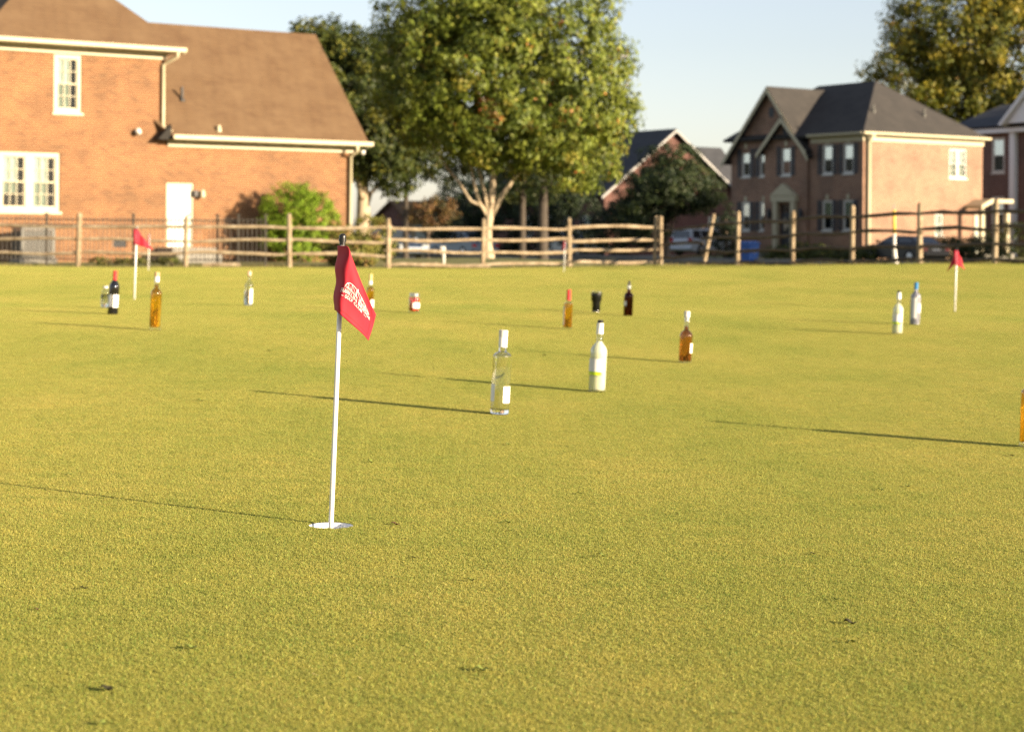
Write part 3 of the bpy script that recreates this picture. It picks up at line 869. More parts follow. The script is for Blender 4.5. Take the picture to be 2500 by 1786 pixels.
roof('small_gable_roof', H2, [[(-.52, 3.80, 5.55), (1.2, 3.80, 5.55), (1.2, 5.8, 7.52), (-.52, 5.8, 7.52)], [(-.52, 7.80, 5.55), (1.2, 7.80, 5.55), (1.2, 5.8, 7.52), (-.52, 5.8, 7.52)]], M_ROOF_R)
for (y0, z0_, ym_, zm_, y1, z1_, xx) in ((3.72, 5.10, 7.05, 9.07, 10.85, 4.95, -.47), (3.80, 5.40, 5.8, 7.37, 7.80, 5.40, -.54)):
    m = MB(); m.prism([(y0, z0_ - .14), (ym_, zm_ - .20), (ym_, zm_ + .10), (y0, z0_ + .13)], xx, xx + .04, 0); m.prism([(y1, z1_ - .14), (ym_, zm_ - .20), (ym_, zm_ + .10), (y1, z1_ + .13)], xx, xx + .04, 0); m.build('rake_board', M_TRIM, H2)
MB().box((-.06, -.06, e6 - .32), (LX + .04, -.003, e6 - .02)).build('frieze_board', M_TRIM, H2)
MB().box((-.06, -.002, e6 - .32), (-.003, 3.9, e6 - .02)).build('frieze_board', M_TRIM, H2)
MB().box((-o2 + .02, -o2 + .02, e6 - .02), (LX + .08, -.002, e6 + .0)).box((-o2 + .02, .0, e6 - .02), (-.002, 3.9, e6)).build('soffit', M_TRIM, H2)
gutter(H2, (-o2 - .05, -o2 - .02, e6 - .0), (LX + .14, -o2 - .02, e6 - .0), M_TRIM)
gutter(H2, (-o2 - .02, 3.75, e6 - .0), (-o2 - .02, -o2, e6 - .0), M_TRIM)
downspout(H2, [(.3, -o2 - .08, e6 + .02), (.3, -.09, e6 - .4), (.3, -.09, -.2), (.3, -.4, -.28)], M_TRIM, .12)
for (x, y) in ((1.9, 1.2), (5.6, 1.1)):
    zr = yb + (y + o2) / ins * (rzz - yb)
    m = MB(); m.lathe([(.11, -.1), (.11, .06), (.06, .1), (.06, .38)], 10); m.build('vent_pipe', M_ACG, H2, loc=(x, y, zr))
m = MB(); m.box((-.14, -.14, -.5), (.14, .14, .35)); m.box((-.19, -.19, .352), (.19, .19, .42)); m.build('roof_vent', M_TRIM, H2, loc=(6.2, 4.6, 8.75))
# side porch
pb = MB(); pb.prism([(7.6, 2.72), (8.35, 3.06), (10.1, 3.06), (10.1, 2.86), (8.5, 2.86), (7.6, 2.52)], -1.25, -.004, 1); pb.build('porch_roof', M_TRIM, H2)
for x in (7.75, 9.75): MB().box((x - .11, -1.2, -.5), (x + .11, -.98, 2.5)).build('porch_post', M_TRIM, H2)
MB().box((7.55, -1.3, -.6), (10.1, -.004, .12)).build('porch_floor', M_CONC, H2)
MB().box((8.35, -.06, .12), (9.25, -.004, 2.2)).build('side_door', M_BLIND, H2)

# ---- far right house with white column, mostly out of the frame
p = W(2396, 590, 113)
H3 = empty('dark_brick_house', (p.x, p.y, 0), math.radians(34), 'dark brown brick house with white corner column at the right edge', 'house')
M_BRICK_K = brick_mat('brick_brown', (.15, .085, .07), (.12, .065, .055), (.2, .16, .14), (.08, .05, .04))
w3 = [(-1.75, -.75, 4.85, 6.95), (-1.75, -.75, 1.4, 3.45)]
wall_face('front_wall', H3, 'x', 0, -14, 2, -.5, 7.5, w3, M_BRICK_K)
m = MB(); m.add([(0, -14, -.5), (9, -14, -.5), (9, -14, 7.5), (0, -14, 7.5)], [(0, 1, 2, 3)]); m.add([(0, 2, -.5), (9, 2, -.5), (9, 2, 7.5), (0, 2, 7.5)], [(0, 1, 2, 3)]); m.build('side_wall', M_BRICK_K, H3)
for w_ in w3: window(H3, 'x', 0, *w_, cols=1, rows=1, upper='curtain', lower='none', frame=.12, panes=False, M=M_WHITE, refl=True)
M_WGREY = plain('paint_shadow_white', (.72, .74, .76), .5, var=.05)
MB().box((-.30, -2.75, -.5), (-.003, -2.35, 7.3)).build('column', M_WGREY, H3)
MB().box((-.5, -14, 7.2), (-.003, 2.4, 7.55)).build('frieze_board', M_WGREY, H3)
roof('roof', H3, [[(-.6, -14.5, 7.6), (-.6, 2.5, 7.6), (4.5, 2.5, 9.3), (4.5, -14.5, 9.3)], [(9.6, -14.5, 7.6), (9.6, 2.5, 7.6), (4.5, 2.5, 9.3), (4.5, -14.5, 9.3)]], M_ROOF_D)
m = MB(); m.prism([(-2.7, 7.7), (-8.4, 7.7), (-5.55, 10.6)], -.9, -.1, 0); m.build('portico_gable', M_WGREY, H3)
m = MB(); m.prism([(-2.45, 7.56), (-5.55, 10.7), (-5.55, 10.95), (-2.25, 7.62)], -1.2, -.3, 0); m.build('rake_board', M_WGREY, H3)

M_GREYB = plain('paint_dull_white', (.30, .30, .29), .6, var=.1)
# ---- gabled house between the trees, middle distance
Q0 = W(1475, 590, 120)
H4 = empty('gabled_brick_house', (Q0.x, Q0.y, 0), math.radians(34), 'brick house with white-edged gable and dark roof half hidden by the dark trees', 'house')
gw = 11.0; ge = 3.8; gp = 8.0
wo4 = [(8.6, 9.6, .6, 2.3)]
wall_face('gable_wall', H4, 'y', 0, 0, gw, -.6, ge, wo4, M_BRICK_D, top=[(0, ge), (gw, ge), (gw / 2, gp - .15)])
window(H4, 'y', 0, *wo4[0], cols=2, rows=2, upper='curtain', lower='none', panes=False, M=M_WHITE)
fo4 = [(y, y + .9, .9, 2.3) for y in (1.4, 3.6, 5.4, 8.2)]
wall_face('front_wall', H4, 'x', 0, 0, 15, -.6, ge, fo4, M_BRICK_D)
for w_ in fo4: window(H4, 'x', 0, *w_, cols=2, rows=2, upper='curtain', lower='none', panes=False, M=M_WHITE); shutters(H4, 'x', 0, *w_)
m = MB(); m.add([(gw, 0, -.6), (gw, 15, -.6), (gw, 15, ge), (gw, 0, ge)], [(0, 1, 2, 3)]); m.add([(0, 15, -.6), (gw, 15, -.6), (gw, 15, ge), (gw / 2, 15, gp - .2), (0, 15, ge)], [(0, 1, 2, 3, 4)]); m.build('rear_wall', M_BRICK_D, H4)
roof('roof', H4, [[(-.5, -.4, ge - .25), (gw / 2, -.4, gp), (gw / 2, 15.4, gp), (-.5, 15.4, ge - .25)], [(gw + .5, -.4, ge - .25), (gw / 2, -.4, gp), (gw / 2, 15.4, gp), (gw + .5, 15.4, ge - .25)]], M_ROOF_D)
for s_ in (-1, 1):
    m = MB(); x_e = gw / 2 + s_ * (gw / 2 + .52); m.prism([(x_e, ge - .50), (gw / 2, gp - .22), (gw / 2, gp - .06), (x_e, ge - .34)], -.46, -.41, 1); m.build('rake_board', M_GREYB, H4)
roof('rear_wing_roof', H4, [[(7.0, 6, 2.6), (19, 6, 2.6), (19, 11, 7.6), (7.0, 11, 7.6)], [(7.0, 16, 2.6), (19, 16, 2.6), (19, 11, 7.6), (7.0, 11, 7.6)]], M_ROOF_D)
m = MB(); m.add([(11.02, 6.5, -.6), (18.7, 6.5, -.6), (18.7, 6.5, 3.0), (11.02, 6.5, 3.0)], [(0, 1, 2, 3)]); m.build('rear_wing_wall', M_BRICK_D, H4)

# ---- low garage seen under the trees, left of the maple
p = W(1000, 590, 138)
H5 = empty('low_brick_garage', (p.x, p.y, 0), math.radians(34), 'low brick garage with a cream sunlit side beyond the parked cars', 'garage')
gb = tz(p.x, p.y) - .1
wall_face('gable_wall', H5, 'x', 0, 0, 5.0, gb, 2.25, [], M_BRICK_D, top=[(0, 2.25), (5.0, 2.25), (2.5, 3.45)])
wall_face('side_wall', H5, 'y', 0, 0, 6.5, gb, 2.25, [(.5, 1.6, gb + .1, 1.75)], plain('render_cream', (.34, .27, .17), .8))
MB().box((.5, .05, gb + .1), (1.6, .1, 1.75)).build('garage_door', M_BLIND, H5)
for x in (2.2, 4.1): MB().box((x, -.12, gb), (x + .3, -.003, 2.2)).build('pier', M_TRIM, H5)
roof('roof', H5, [[(-.3, -.4, 2.1), (7, -.4, 2.1), (7, 2.5, 3.55), (-.3, 2.5, 3.55)], [(-.3, 5.4, 2.1), (7, 5.4, 2.1), (7, 2.5, 3.55), (-.3, 2.5, 3.55)]], M_ROOF_L)
# ------------------------------------------------------------------ trees and shrubs
def leaves(name, parent, centers, n_each, spread, size, pal, mat, up=.25, cen=None, droop=0.0):
    """many single leaf faces scattered round twig centres; pal: list of (weight, (r,g,b))"""
    centers = np.asarray(centers, float); K = len(centers)
    n = K * n_each
    c = np.repeat(centers, n_each, 0)
    off = rng.normal(0, 1, (n, 3)); off /= np.linalg.norm(off, axis=1, keepdims=True) + 1e-9
    off *= (rng.uniform(0, 1, (n, 1)) ** .45) * spread * rng.uniform(.6, 1.2, (K, 1)).repeat(n_each, 0)
    off[:, 2] *= .8
    p = c + off
    nrm = off / spread + rng.normal(0, .55, (n, 3)) + np.array([0, 0, up])
    if cen is not None:
        o_ = p - np.asarray(cen); nrm += .8 * o_ / (np.linalg.norm(o_, axis=1, keepdims=True) + 1e-9)
    nrm /= np.linalg.norm(nrm, axis=1, keepdims=True)
    t1 = np.cross(nrm, rng.normal(0, 1, (n, 3))); t1 /= np.linalg.norm(t1, axis=1, keepdims=True)
    t2 = np.cross(nrm, t1)
    s = size * rng.uniform(.6, 1.3, (n, 1))
    w = s * rng.uniform(.42, .62, (n, 1))
    v = np.stack([p - t1 * s * .5, p + t2 * w * .5 + nrm * s * .06, p + t1 * s * .5 - np.array([0, 0, droop]) * s, p - t2 * w * .5 + nrm * s * .06], 1).reshape(-1, 3)
    f = np.arange(n * 4).reshape(-1, 4)
    wts = np.array([a for a, _ in pal], float); wts /= wts.sum()
    cols = np.array([b for _, b in pal])
    kc = rng.choice(len(pal), K, p=wts).repeat(n_each)
    own = rng.uniform(0, 1, n) < .35
    kl = np.where(own, rng.choice(len(pal), n, p=wts), kc)
    col = cols[kl] * rng.uniform(.75, 1.25, (n, 1)) * rng.uniform(.85, 1.15, (K, 1)).repeat(n_each, 0)
    return fast_mesh(name, v, f, mat, parent, attr={'tint': np.repeat(col, 4, 0)})

def crown_points(lobes, n, shell=.55):
    """points through the volume of several ellipsoids, more of them near the surface"""
    out = []
    vol = np.array([l[3] * l[4] * l[5] for l in lobes]); vol = vol / vol.sum()
    for l, fr in zip(lobes, vol):
        k = max(3, int(n * fr))
        d = rng.normal(0, 1, (k, 3)); d /= np.linalg.norm(d, axis=1, keepdims=True)
        r = np.where(rng.uniform(0, 1, (k, 1)) < shell, rng.uniform(.80, 1.05, (k, 1)), rng.uniform(.15, .9, (k, 1)) ** .6)
        out.append(np.array(l[:3]) + d * r * np.array(l[3:6]))
    return np.concatenate(out)

def tree(name, px, D, label, lobes, n_cl, n_lf, spread, size, pal, trunk=(.2, 3.0), bark=None, limbs=7, group=None, fork=1.6, shell=.55, ground=None, cat='tree', lean=0.0, mat=None):
    g_ = GND(px, D) if ground is None else ground
    R = empty(name, g_, 0, label, cat, group)
    tr = MB(); r0, h0 = trunk
    lc = np.array(lobes)
    top = Vector((lean, 0, h0))
    tr.tube([(0, 0, -.3), (0, 0, .06), (lean * .2, 0, .3), (lean * .4, .02, fork), (lean * .8, 0, (fork + h0) / 2), top], [r0 * 1.7, r0 * 1.45, r0 * 1.1, r0 * .95, r0 * .7, r0 * .35], 10, jit=.06)
    tr.build('trunk', bark or M_BARK_D, R, smooth=True)
    pts_ = crown_points(lobes, n_cl, shell)
    # limbs run from the fork to spread targets in the crown
    tg = pts_[rng.choice(len(pts_), min(limbs, len(pts_)), replace=False)] if limbs else []
    lm = MB()
    for t_ in tg:
        z0_ = rnd.uniform(fork * .85, fork + (h0 - fork) * .6)
        a = Vector((lean * z0_ / h0, 0, z0_)); b = Vector(t_)
        if b.z < z0_ + .3: b.z = z0_ + .3
        mid = a.lerp(b, .5) + Vector((rnd.uniform(-.2, .2), rnd.uniform(-.2, .2), -.05 * (b - a).length + .25))
        lm.tube([a, a.lerp(mid, .5), mid, b], [r0 * .5, r0 * .42, r0 * .3, r0 * .08], 7, jit=.06)
    if limbs: lm.build('limbs', bark or M_BARK_D, R, smooth=True)
    leaves('crown', R, pts_, n_lf, spread, size, pal, mat or M_LEAF, cen=(lc[:, 0].mean(), lc[:, 1].mean(), lc[:, 2].mean()))
    return R

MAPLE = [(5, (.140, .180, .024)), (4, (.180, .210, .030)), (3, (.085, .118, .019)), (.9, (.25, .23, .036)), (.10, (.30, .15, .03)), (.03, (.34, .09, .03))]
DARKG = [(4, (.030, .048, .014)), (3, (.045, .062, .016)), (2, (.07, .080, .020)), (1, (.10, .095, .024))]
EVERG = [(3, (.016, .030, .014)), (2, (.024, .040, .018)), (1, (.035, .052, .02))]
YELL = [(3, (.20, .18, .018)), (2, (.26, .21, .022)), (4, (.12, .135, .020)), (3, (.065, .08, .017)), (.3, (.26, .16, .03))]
LIME = [(4, (.15, .235, .018)), (3, (.19, .27, .022)), (2, (.11, .17, .016))]
RUST = [(3, (.09, .06, .022)), (2, (.16, .08, .03)), (2, (.06, .06, .02)), (1, (.20, .13, .04))]

# the big maple in the middle, D = 60 (one photograph pixel = 13 mm there)
ml = [(.9, 0, 5.6, 3.7, 3.2, 3.0), (1.2, -.4, 8.4, 3.0, 2.8, 2.6), (-.8, 0, 6.3, 2.9, 2.8, 2.6), (2.7, -.2, 4.1, 2.0, 2.2, 1.7), (3.0, -.4, 3.1, 1.4, 1.6, 1.1), (2.0, -.8, 3.4, 1.2, 1.2, .8),
      (-1.5, .2, 8.2, 2.2, 2.2, 2.2), (.4, -.3, 4.2, 2.2, 2.2, 1.2), (3.5, 0, 5.4, 1.3, 1.8, 1.9), (-2.3, .2, 4.7, 1.5, 1.8, 1.3), (.6, 0, 10.2, 2.2, 1.8, 1.6), (.5, -.7, 3.5, 1.7, 1.2, .75), (-1.3, -.3, 3.7, 1.3, 1.2, .8)]
mp_g = GND(1192, 60, 620)
R = empty('maple_tree', mp_g, 0, 'large green maple with pale forked trunk behind the rail fence', 'tree')
m = MB()
m.tube([(0, 0, -.3), (0, 0, .05), (-.02, 0, .35), (-.02, 0, .9), (.06, 0, 1.5)], [.25, .20, .145, .125, .135], 12, jit=.05)
m.tube([(.06, 0, 1.3), (.12, 0, 2.2), (.18, .05, 3.2), (.15, .05, 5.0), (.3, .0, 8.0)], [.115, .10, .085, .07, .03], 9, jit=.05)
m.build('trunk', M_BARK_P, R, smooth=True)
for pth, r_ in (([(.08, 0, 1.3), (.42, -.05, 1.95), (.85, -.1, 2.55), (1.25, -.1, 2.95), (1.9, -.1, 3.9)], .12), ([(-.02, 0, 1.25), (-.22, -.1, 1.62), (-.55, -.1, 1.75), (-.9, -.1, 2.3), (-1.35, 0, 2.85), (-2.0, 0, 3.9)], .095),
                ([(-.25, -.12, 1.6), (-.42, -.12, 2.15), (-.55, -.12, 2.8), (-.7, 0, 4.2)], .07), ([(-.02, 0, 1.35), (-.12, -.15, 2.0), (-.3, -.2, 2.7), (-.35, -.1, 4.5)], .075), ([(1.2, -.1, 2.9), (1.6, -.3, 3.2), (2.6, -.4, 4.2)], .06),
                ([(.15, .05, 4), (1.2, .2, 5.4), (2.4, .3, 7)], .06), ([(.15, .05, 4.4), (-.8, .3, 6), (-1.5, .2, 8)], .06)):
    m = MB(); k = len(pth); m.tube(pth, [.82 * r_ * (1 - .75 * i / (k - 1)) for i in range(k)], 8, jit=.05); m.build('limb', M_BARK_P, R, smooth=True)
cpts = crown_points(ml, 1500, .6)
cpts = cpts[cpts[:, 2] > 2.72 - .28 * cpts[:, 0]]
leaves('crown', R, cpts, 60, .42, .155, MAPLE, M_LEAF, cen=(.8, .5, 6), droop=.25)

# darker tree behind the wing of the brick house
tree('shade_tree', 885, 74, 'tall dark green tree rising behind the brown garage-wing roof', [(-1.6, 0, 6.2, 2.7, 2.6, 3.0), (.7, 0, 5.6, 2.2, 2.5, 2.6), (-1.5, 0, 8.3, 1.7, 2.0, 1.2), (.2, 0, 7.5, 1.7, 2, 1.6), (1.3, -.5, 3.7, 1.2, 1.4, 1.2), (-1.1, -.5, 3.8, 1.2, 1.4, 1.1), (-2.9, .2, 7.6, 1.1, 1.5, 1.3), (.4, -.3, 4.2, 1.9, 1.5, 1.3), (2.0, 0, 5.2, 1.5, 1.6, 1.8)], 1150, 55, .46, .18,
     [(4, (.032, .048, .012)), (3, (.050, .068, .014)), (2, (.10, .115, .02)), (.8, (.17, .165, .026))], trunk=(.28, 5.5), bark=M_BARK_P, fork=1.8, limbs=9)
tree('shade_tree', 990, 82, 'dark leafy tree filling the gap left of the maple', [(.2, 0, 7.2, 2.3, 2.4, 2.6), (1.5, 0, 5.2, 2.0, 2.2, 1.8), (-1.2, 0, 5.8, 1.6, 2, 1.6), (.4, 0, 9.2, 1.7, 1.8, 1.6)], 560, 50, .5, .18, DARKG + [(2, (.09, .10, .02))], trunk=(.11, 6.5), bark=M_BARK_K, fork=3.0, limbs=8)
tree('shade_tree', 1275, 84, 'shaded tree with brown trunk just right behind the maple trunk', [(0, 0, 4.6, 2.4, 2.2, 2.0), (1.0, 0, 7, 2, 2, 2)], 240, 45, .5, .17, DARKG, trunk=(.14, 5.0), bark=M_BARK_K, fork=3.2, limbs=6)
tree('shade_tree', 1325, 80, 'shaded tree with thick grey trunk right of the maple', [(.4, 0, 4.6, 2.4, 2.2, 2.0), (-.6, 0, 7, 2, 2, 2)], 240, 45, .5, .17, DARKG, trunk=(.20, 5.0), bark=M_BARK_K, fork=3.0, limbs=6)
tree('evergreen_tree', 1112, 114, 'dark evergreen behind the parked grey car', [(0, 0, 1.7, 1.9, 1.9, 1.6), (.3, 0, 3.2, 1.6, 1.6, 1.6), (0, 0, 4.4, 1.0, 1.0, 1.2)], 220, 40, .4, .15, EVERG, trunk=(.16, 3.5), limbs=0)
tree('evergreen_tree', 1260, 104, 'wide dark evergreen in the shade behind the maple trunk', [(0, 0, 2.3, 3.0, 2, 2.1), (1.5, 0, 3.6, 2.4, 1.8, 1.7), (-1.5, 0, 3.4, 2.4, 1.8, 1.7), (3.4, 0, 2.0, 1.8, 1.6, 1.7), (-3.4, 0, 2.0, 1.6, 1.6, 1.6)], 640, 42, .45, .17, EVERG, trunk=(.16, 3.0), limbs=0)
tree('small_tree', 1045, 100, 'small rust-brown tree in front of the low garage', [(0, 0, 2.35, 1.55, 1.3, .75), (.5, 0, 2.9, .8, .8, .5)], 130, 40, .3, .12, RUST, trunk=(.07, 2.2), limbs=6, fork=.9)
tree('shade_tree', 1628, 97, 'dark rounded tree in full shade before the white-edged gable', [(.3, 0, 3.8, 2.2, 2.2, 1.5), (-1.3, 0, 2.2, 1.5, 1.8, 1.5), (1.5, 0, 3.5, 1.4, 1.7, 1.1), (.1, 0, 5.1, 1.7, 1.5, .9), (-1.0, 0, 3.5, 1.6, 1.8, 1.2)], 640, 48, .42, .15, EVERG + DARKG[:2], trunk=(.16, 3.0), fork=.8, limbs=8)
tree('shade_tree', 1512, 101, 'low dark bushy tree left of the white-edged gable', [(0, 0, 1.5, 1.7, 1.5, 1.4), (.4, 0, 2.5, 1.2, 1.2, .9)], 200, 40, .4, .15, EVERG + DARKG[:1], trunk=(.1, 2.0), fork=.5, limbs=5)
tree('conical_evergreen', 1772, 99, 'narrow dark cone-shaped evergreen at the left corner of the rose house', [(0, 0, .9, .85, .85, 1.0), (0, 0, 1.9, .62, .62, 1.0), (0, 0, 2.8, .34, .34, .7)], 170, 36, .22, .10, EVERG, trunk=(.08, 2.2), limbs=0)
tree('yellow_tree', 2360, 150, 'big yellow-turning tree rising behind the rose brick house', [(-4.6, 0, 13.5, 3.6, 4, 4.2), (-1.5, 0, 17.5, 5, 5, 4.5), (3.5, -1, 15, 5.5, 5, 6), (0, 0, 11, 5, 4.5, 4.5), (5.5, -1, 9.5, 4, 4, 4), (2.5, 0, 21, 4.5, 4, 3), (-3.5, 0, 9.5, 3.2, 3, 3)], 1500, 50, .95, .36, YELL, trunk=(.5, 12), fork=5, limbs=12, shell=.6)
tree('far_tree', 2130, 190, 'pale far tree showing left over the rose house ridge', [(1.5, 0, 16, 3.2, 3, 4.2), (-1, 0, 13.5, 2.5, 3, 2.2)], 120, 26, 1.2, .4, [(3, (.12, .13, .09)), (2, (.16, .16, .11)), (1, (.2, .17, .06))], trunk=(.4, 12), fork=6, limbs=8, shell=.5)
# trees and a neighbouring house line the street outside the frame on the right; they shade the lawns
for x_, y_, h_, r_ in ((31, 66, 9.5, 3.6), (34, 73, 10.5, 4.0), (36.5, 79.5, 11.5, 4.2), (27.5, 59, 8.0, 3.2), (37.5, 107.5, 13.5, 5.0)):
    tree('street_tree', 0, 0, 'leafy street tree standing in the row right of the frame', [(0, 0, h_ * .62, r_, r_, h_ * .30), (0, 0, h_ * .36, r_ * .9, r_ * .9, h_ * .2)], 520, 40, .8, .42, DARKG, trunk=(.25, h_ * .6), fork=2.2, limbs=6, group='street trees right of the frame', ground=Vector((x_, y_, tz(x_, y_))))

def shrub(name, px, D, label, lobes, n_cl, n_lf, spread, size, pal, group=None, mat=None, py=640):
    g_ = GND(px, D, py)
    R = empty(name, g_, 0, label, 'shrub', group)
    m = MB()
    for k in range(6):
        l = lobes[k % len(lobes)]; m.tube([(rnd.uniform(-.08, .08), rnd.uniform(-.08, .08), -.1), (l[0] * .5, l[1] * .5, l[2] * .5), (l[0] + rnd.uniform(-.2, .2), l[1], l[2])], [.03, .02, .008], 5)
    m.build('stems', M_BARK_D, R)
    leaves('foliage', R, crown_points(lobes, n_cl, .65), n_lf, spread, size, pal, mat or M_LEAF2, up=.5, cen=(0, 0, .3))
    return R
shrub('round_bush', 727, 54.2, 'large rounded bright green bush against the brick wing wall', [(0, 0, 1.2, 1.12, .85, 1.02), (-.3, 0, 1.4, .82, .7, .85), (.4, 0, 1.15, .82, .7, .80), (0, 0, .6, 1.12, .85, .65), (.14, 0, 1.85, .48, .45, .42)], 1300, 58, .12, .048, [(w_, tuple(x_ * 1.25 for x_ in c_)) for w_, c_ in LIME])
for px_, D_, w_, h_, lb in ((830, 48.5, .55, .62, 'loose yellow-green shrub beside the downspout corner'), (905, 49.0, .55, .75, 'yellow-green shrub right of the brick house corner'), (868, 48.0, .40, .42, 'low yellowish shrub between the two corner shrubs')):
    shrub('corner_shrub', px_, D_, lb, [(0, 0, h_, w_, w_, h_ * .75), (0, 0, h_ * .5, w_ * 1.1, w_, h_ * .5)], 130, 40, .16, .08, [(3, (.16, .16, .03)), (2, (.20, .18, .035)), (1, (.09, .11, .02)), (.5, (.24, .14, .05))])
lows = [(1885, 93), (1925, 92.5), (1965, 92), (2005, 91.5), (2045, 91), (2085, 90), (2125, 89.5)]
nm_ = ['first', 'second', 'third', 'fourth', 'fifth', 'sixth', 'seventh']
for k, (px_, D_) in enumerate(lows):
    shrub('hedge_shrub', px_, D_, f'{nm_[k]} low shrub from the left in the row before the rose brick house', [(0, 0, .38, .62, .5, .36)], 60, 36, .16, .09, [(2, (.06, .08, .016)), (2, (.10, .115, .02)), (1, (.04, .05, .012))], 'low shrubs along the front of the rose house')
for px_, D_, r_, h_, lb in ((2300, 93, 1.2, 1.15, 'dark shrub under the small window of the sunlit side wall'), (2352, 92, 1.3, 1.25, 'dark shrub left of the side porch'), (2398, 91, 1.2, 1.2, 'dark shrub hiding the foot of the side porch'), (2465, 98, 1.3, 1.9, 'green shrub under the window of the dark brick house'), (2200, 96, .9, .6, 'low dark shrub at the foot of the sunlit side wall'), (1960, 97.5, 1.6, .8, 'dark clipped shrub below the shuttered front windows')):
    shrub('dark_shrub', px_, D_, lb, [(0, 0, h_ * .55, r_, .8, h_ * .5)], 110, 36, .2, .10, DARKG)
for px_, D_, lb in ((335, 46.8, 'low weedy plant at the fence foot near the red flags'), (420, 46.6, 'low weedy plant left of the white door'), (260, 46.9, 'low weedy plant under the foundation vents')):
    shrub('weed_clump', px_, D_, lb, [(0, 0, .10, .45, .3, .08)], 40, 24, .08, .05, [(2, (.10, .12, .02)), (2, (.16, .14, .04))])

# ------------------------------------------------------------------ split rail fences
def rail(m, a, b, r):
    a, b = Vector(a), Vector(b); k = 7
    ph = rnd.uniform(0, 6); am = rnd.uniform(.01, .03)
    pts_ = []
    for i in range(k):
        t_ = i / (k - 1); p_ = a.lerp(b, t_)
        pts_.append(p_ + Vector((0, rnd.uniform(-.012, .012), am * math.sin(ph + t_ * 5) + rnd.uniform(-.008, .008))))
    m.tube(pts_, [r * (.55 if i in (0, k - 1) else rnd.uniform(.85, 1.15)) for i in range(k)], 6, jit=.12)
def fence(name, posts, label, heights, h_post, extra=None, rr=.040, wood=None):
    P_ = [GND(px_, D_) for px_, D_ in posts]
    R = empty(name, P_[len(P_) // 2], 0, label, 'fence')
    off = P_[len(P_) // 2]
    for i, p_ in enumerate(P_):
        q_ = p_ - off; hh = h_post * rnd.uniform(.96, 1.04); lx = rnd.uniform(-.03, .03)
        if extra and i in extra: lx = extra[i]
        m = MB(); r_ = .054 * rnd.uniform(.9, 1.1)
        m.tube([q_ + Vector((lx * t_, rnd.uniform(-.008, .008), -.3 + (hh + .3) * t_)) for t_ in (0, .2, .4, .6, .8, .97, 1)], [r_ * 1.1, r_ * 1.05, r_, r_ * .97, r_, r_ * .95, r_ * .6], 7, jit=.10)
        m.build('post', M_WOOD, R)
    for i in range(len(P_) - 1):
        for h_ in heights(i):
            a, b = P_[i] - off, P_[i + 1] - off
            d = (b - a).normalized() * .10
            z0_, z1_ = h_ + rnd.uniform(-.03, .03), h_ + rnd.uniform(-.03, .03)
            m = MB(); rail(m, a - d + Vector((0, 0, z0_)), b + d + Vector((0, 0, z1_)), rr); m.build('rail', wood or M_WOOD, R)
    return R
fence('split_rail_fence', FEN_A, 'sunlit weathered split-rail fence running behind the green on the left', lambda i: (.94, .63, .30) if i < 5 else (.96, .66, .38, .08), 1.22)
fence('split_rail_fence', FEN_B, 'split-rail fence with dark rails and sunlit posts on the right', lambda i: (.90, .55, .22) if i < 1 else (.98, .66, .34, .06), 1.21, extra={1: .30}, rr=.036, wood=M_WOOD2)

# iron fence before the brick house
def iron_fence():
    pl = [(-260, 47.6), (-80, 47.6), (113, 47.7), (325, 47.8), (530, 48.0), (582, 47.4), (648, 47.3)]
    P_ = [GND(a, b) for a, b in pl]
    R = empty('iron_fence', P_[3], 0, 'thin black iron picket fence in front of the orange brick house', 'fence')
    for p_ in P_:
        q_ = p_ - P_[3]; m = MB(); m.box(q_ + Vector((-.028, -.028, -.2)), q_ + Vector((.028, .028, 1.25))); m.box(q_ + Vector((-.045, -.045, 1.251)), q_ + Vector((.045, .045, 1.28))); m.build('post', M_IRONF, R)
    for i in range(len(P_) - 1):
        a, b = P_[i] - P_[3], P_[i + 1] - P_[3]
        for h_ in (.12, .98, 1.12):
            m = MB(); m.tube([a + Vector((0, 0, h_)), b + Vector((0, 0, h_))], .016, 4); m.build('rail', M_IRONF, R)
        n_ = max(2, int((b - a).length / .105)); m = MB()
        for k in range(1, n_):
            c_ = a.lerp(b, k / n_); m.tube([c_ + Vector((0, 0, .05)), c_ + Vector((0, 0, 1.17)), c_ + Vector((0, 0, 1.2))], [.009, .009, .001], 4, cap=False)
        o = m.build('pickets', M_IRONF, R, fix=False); o['kind'] = 'stuff'
    return R
iron_fence()

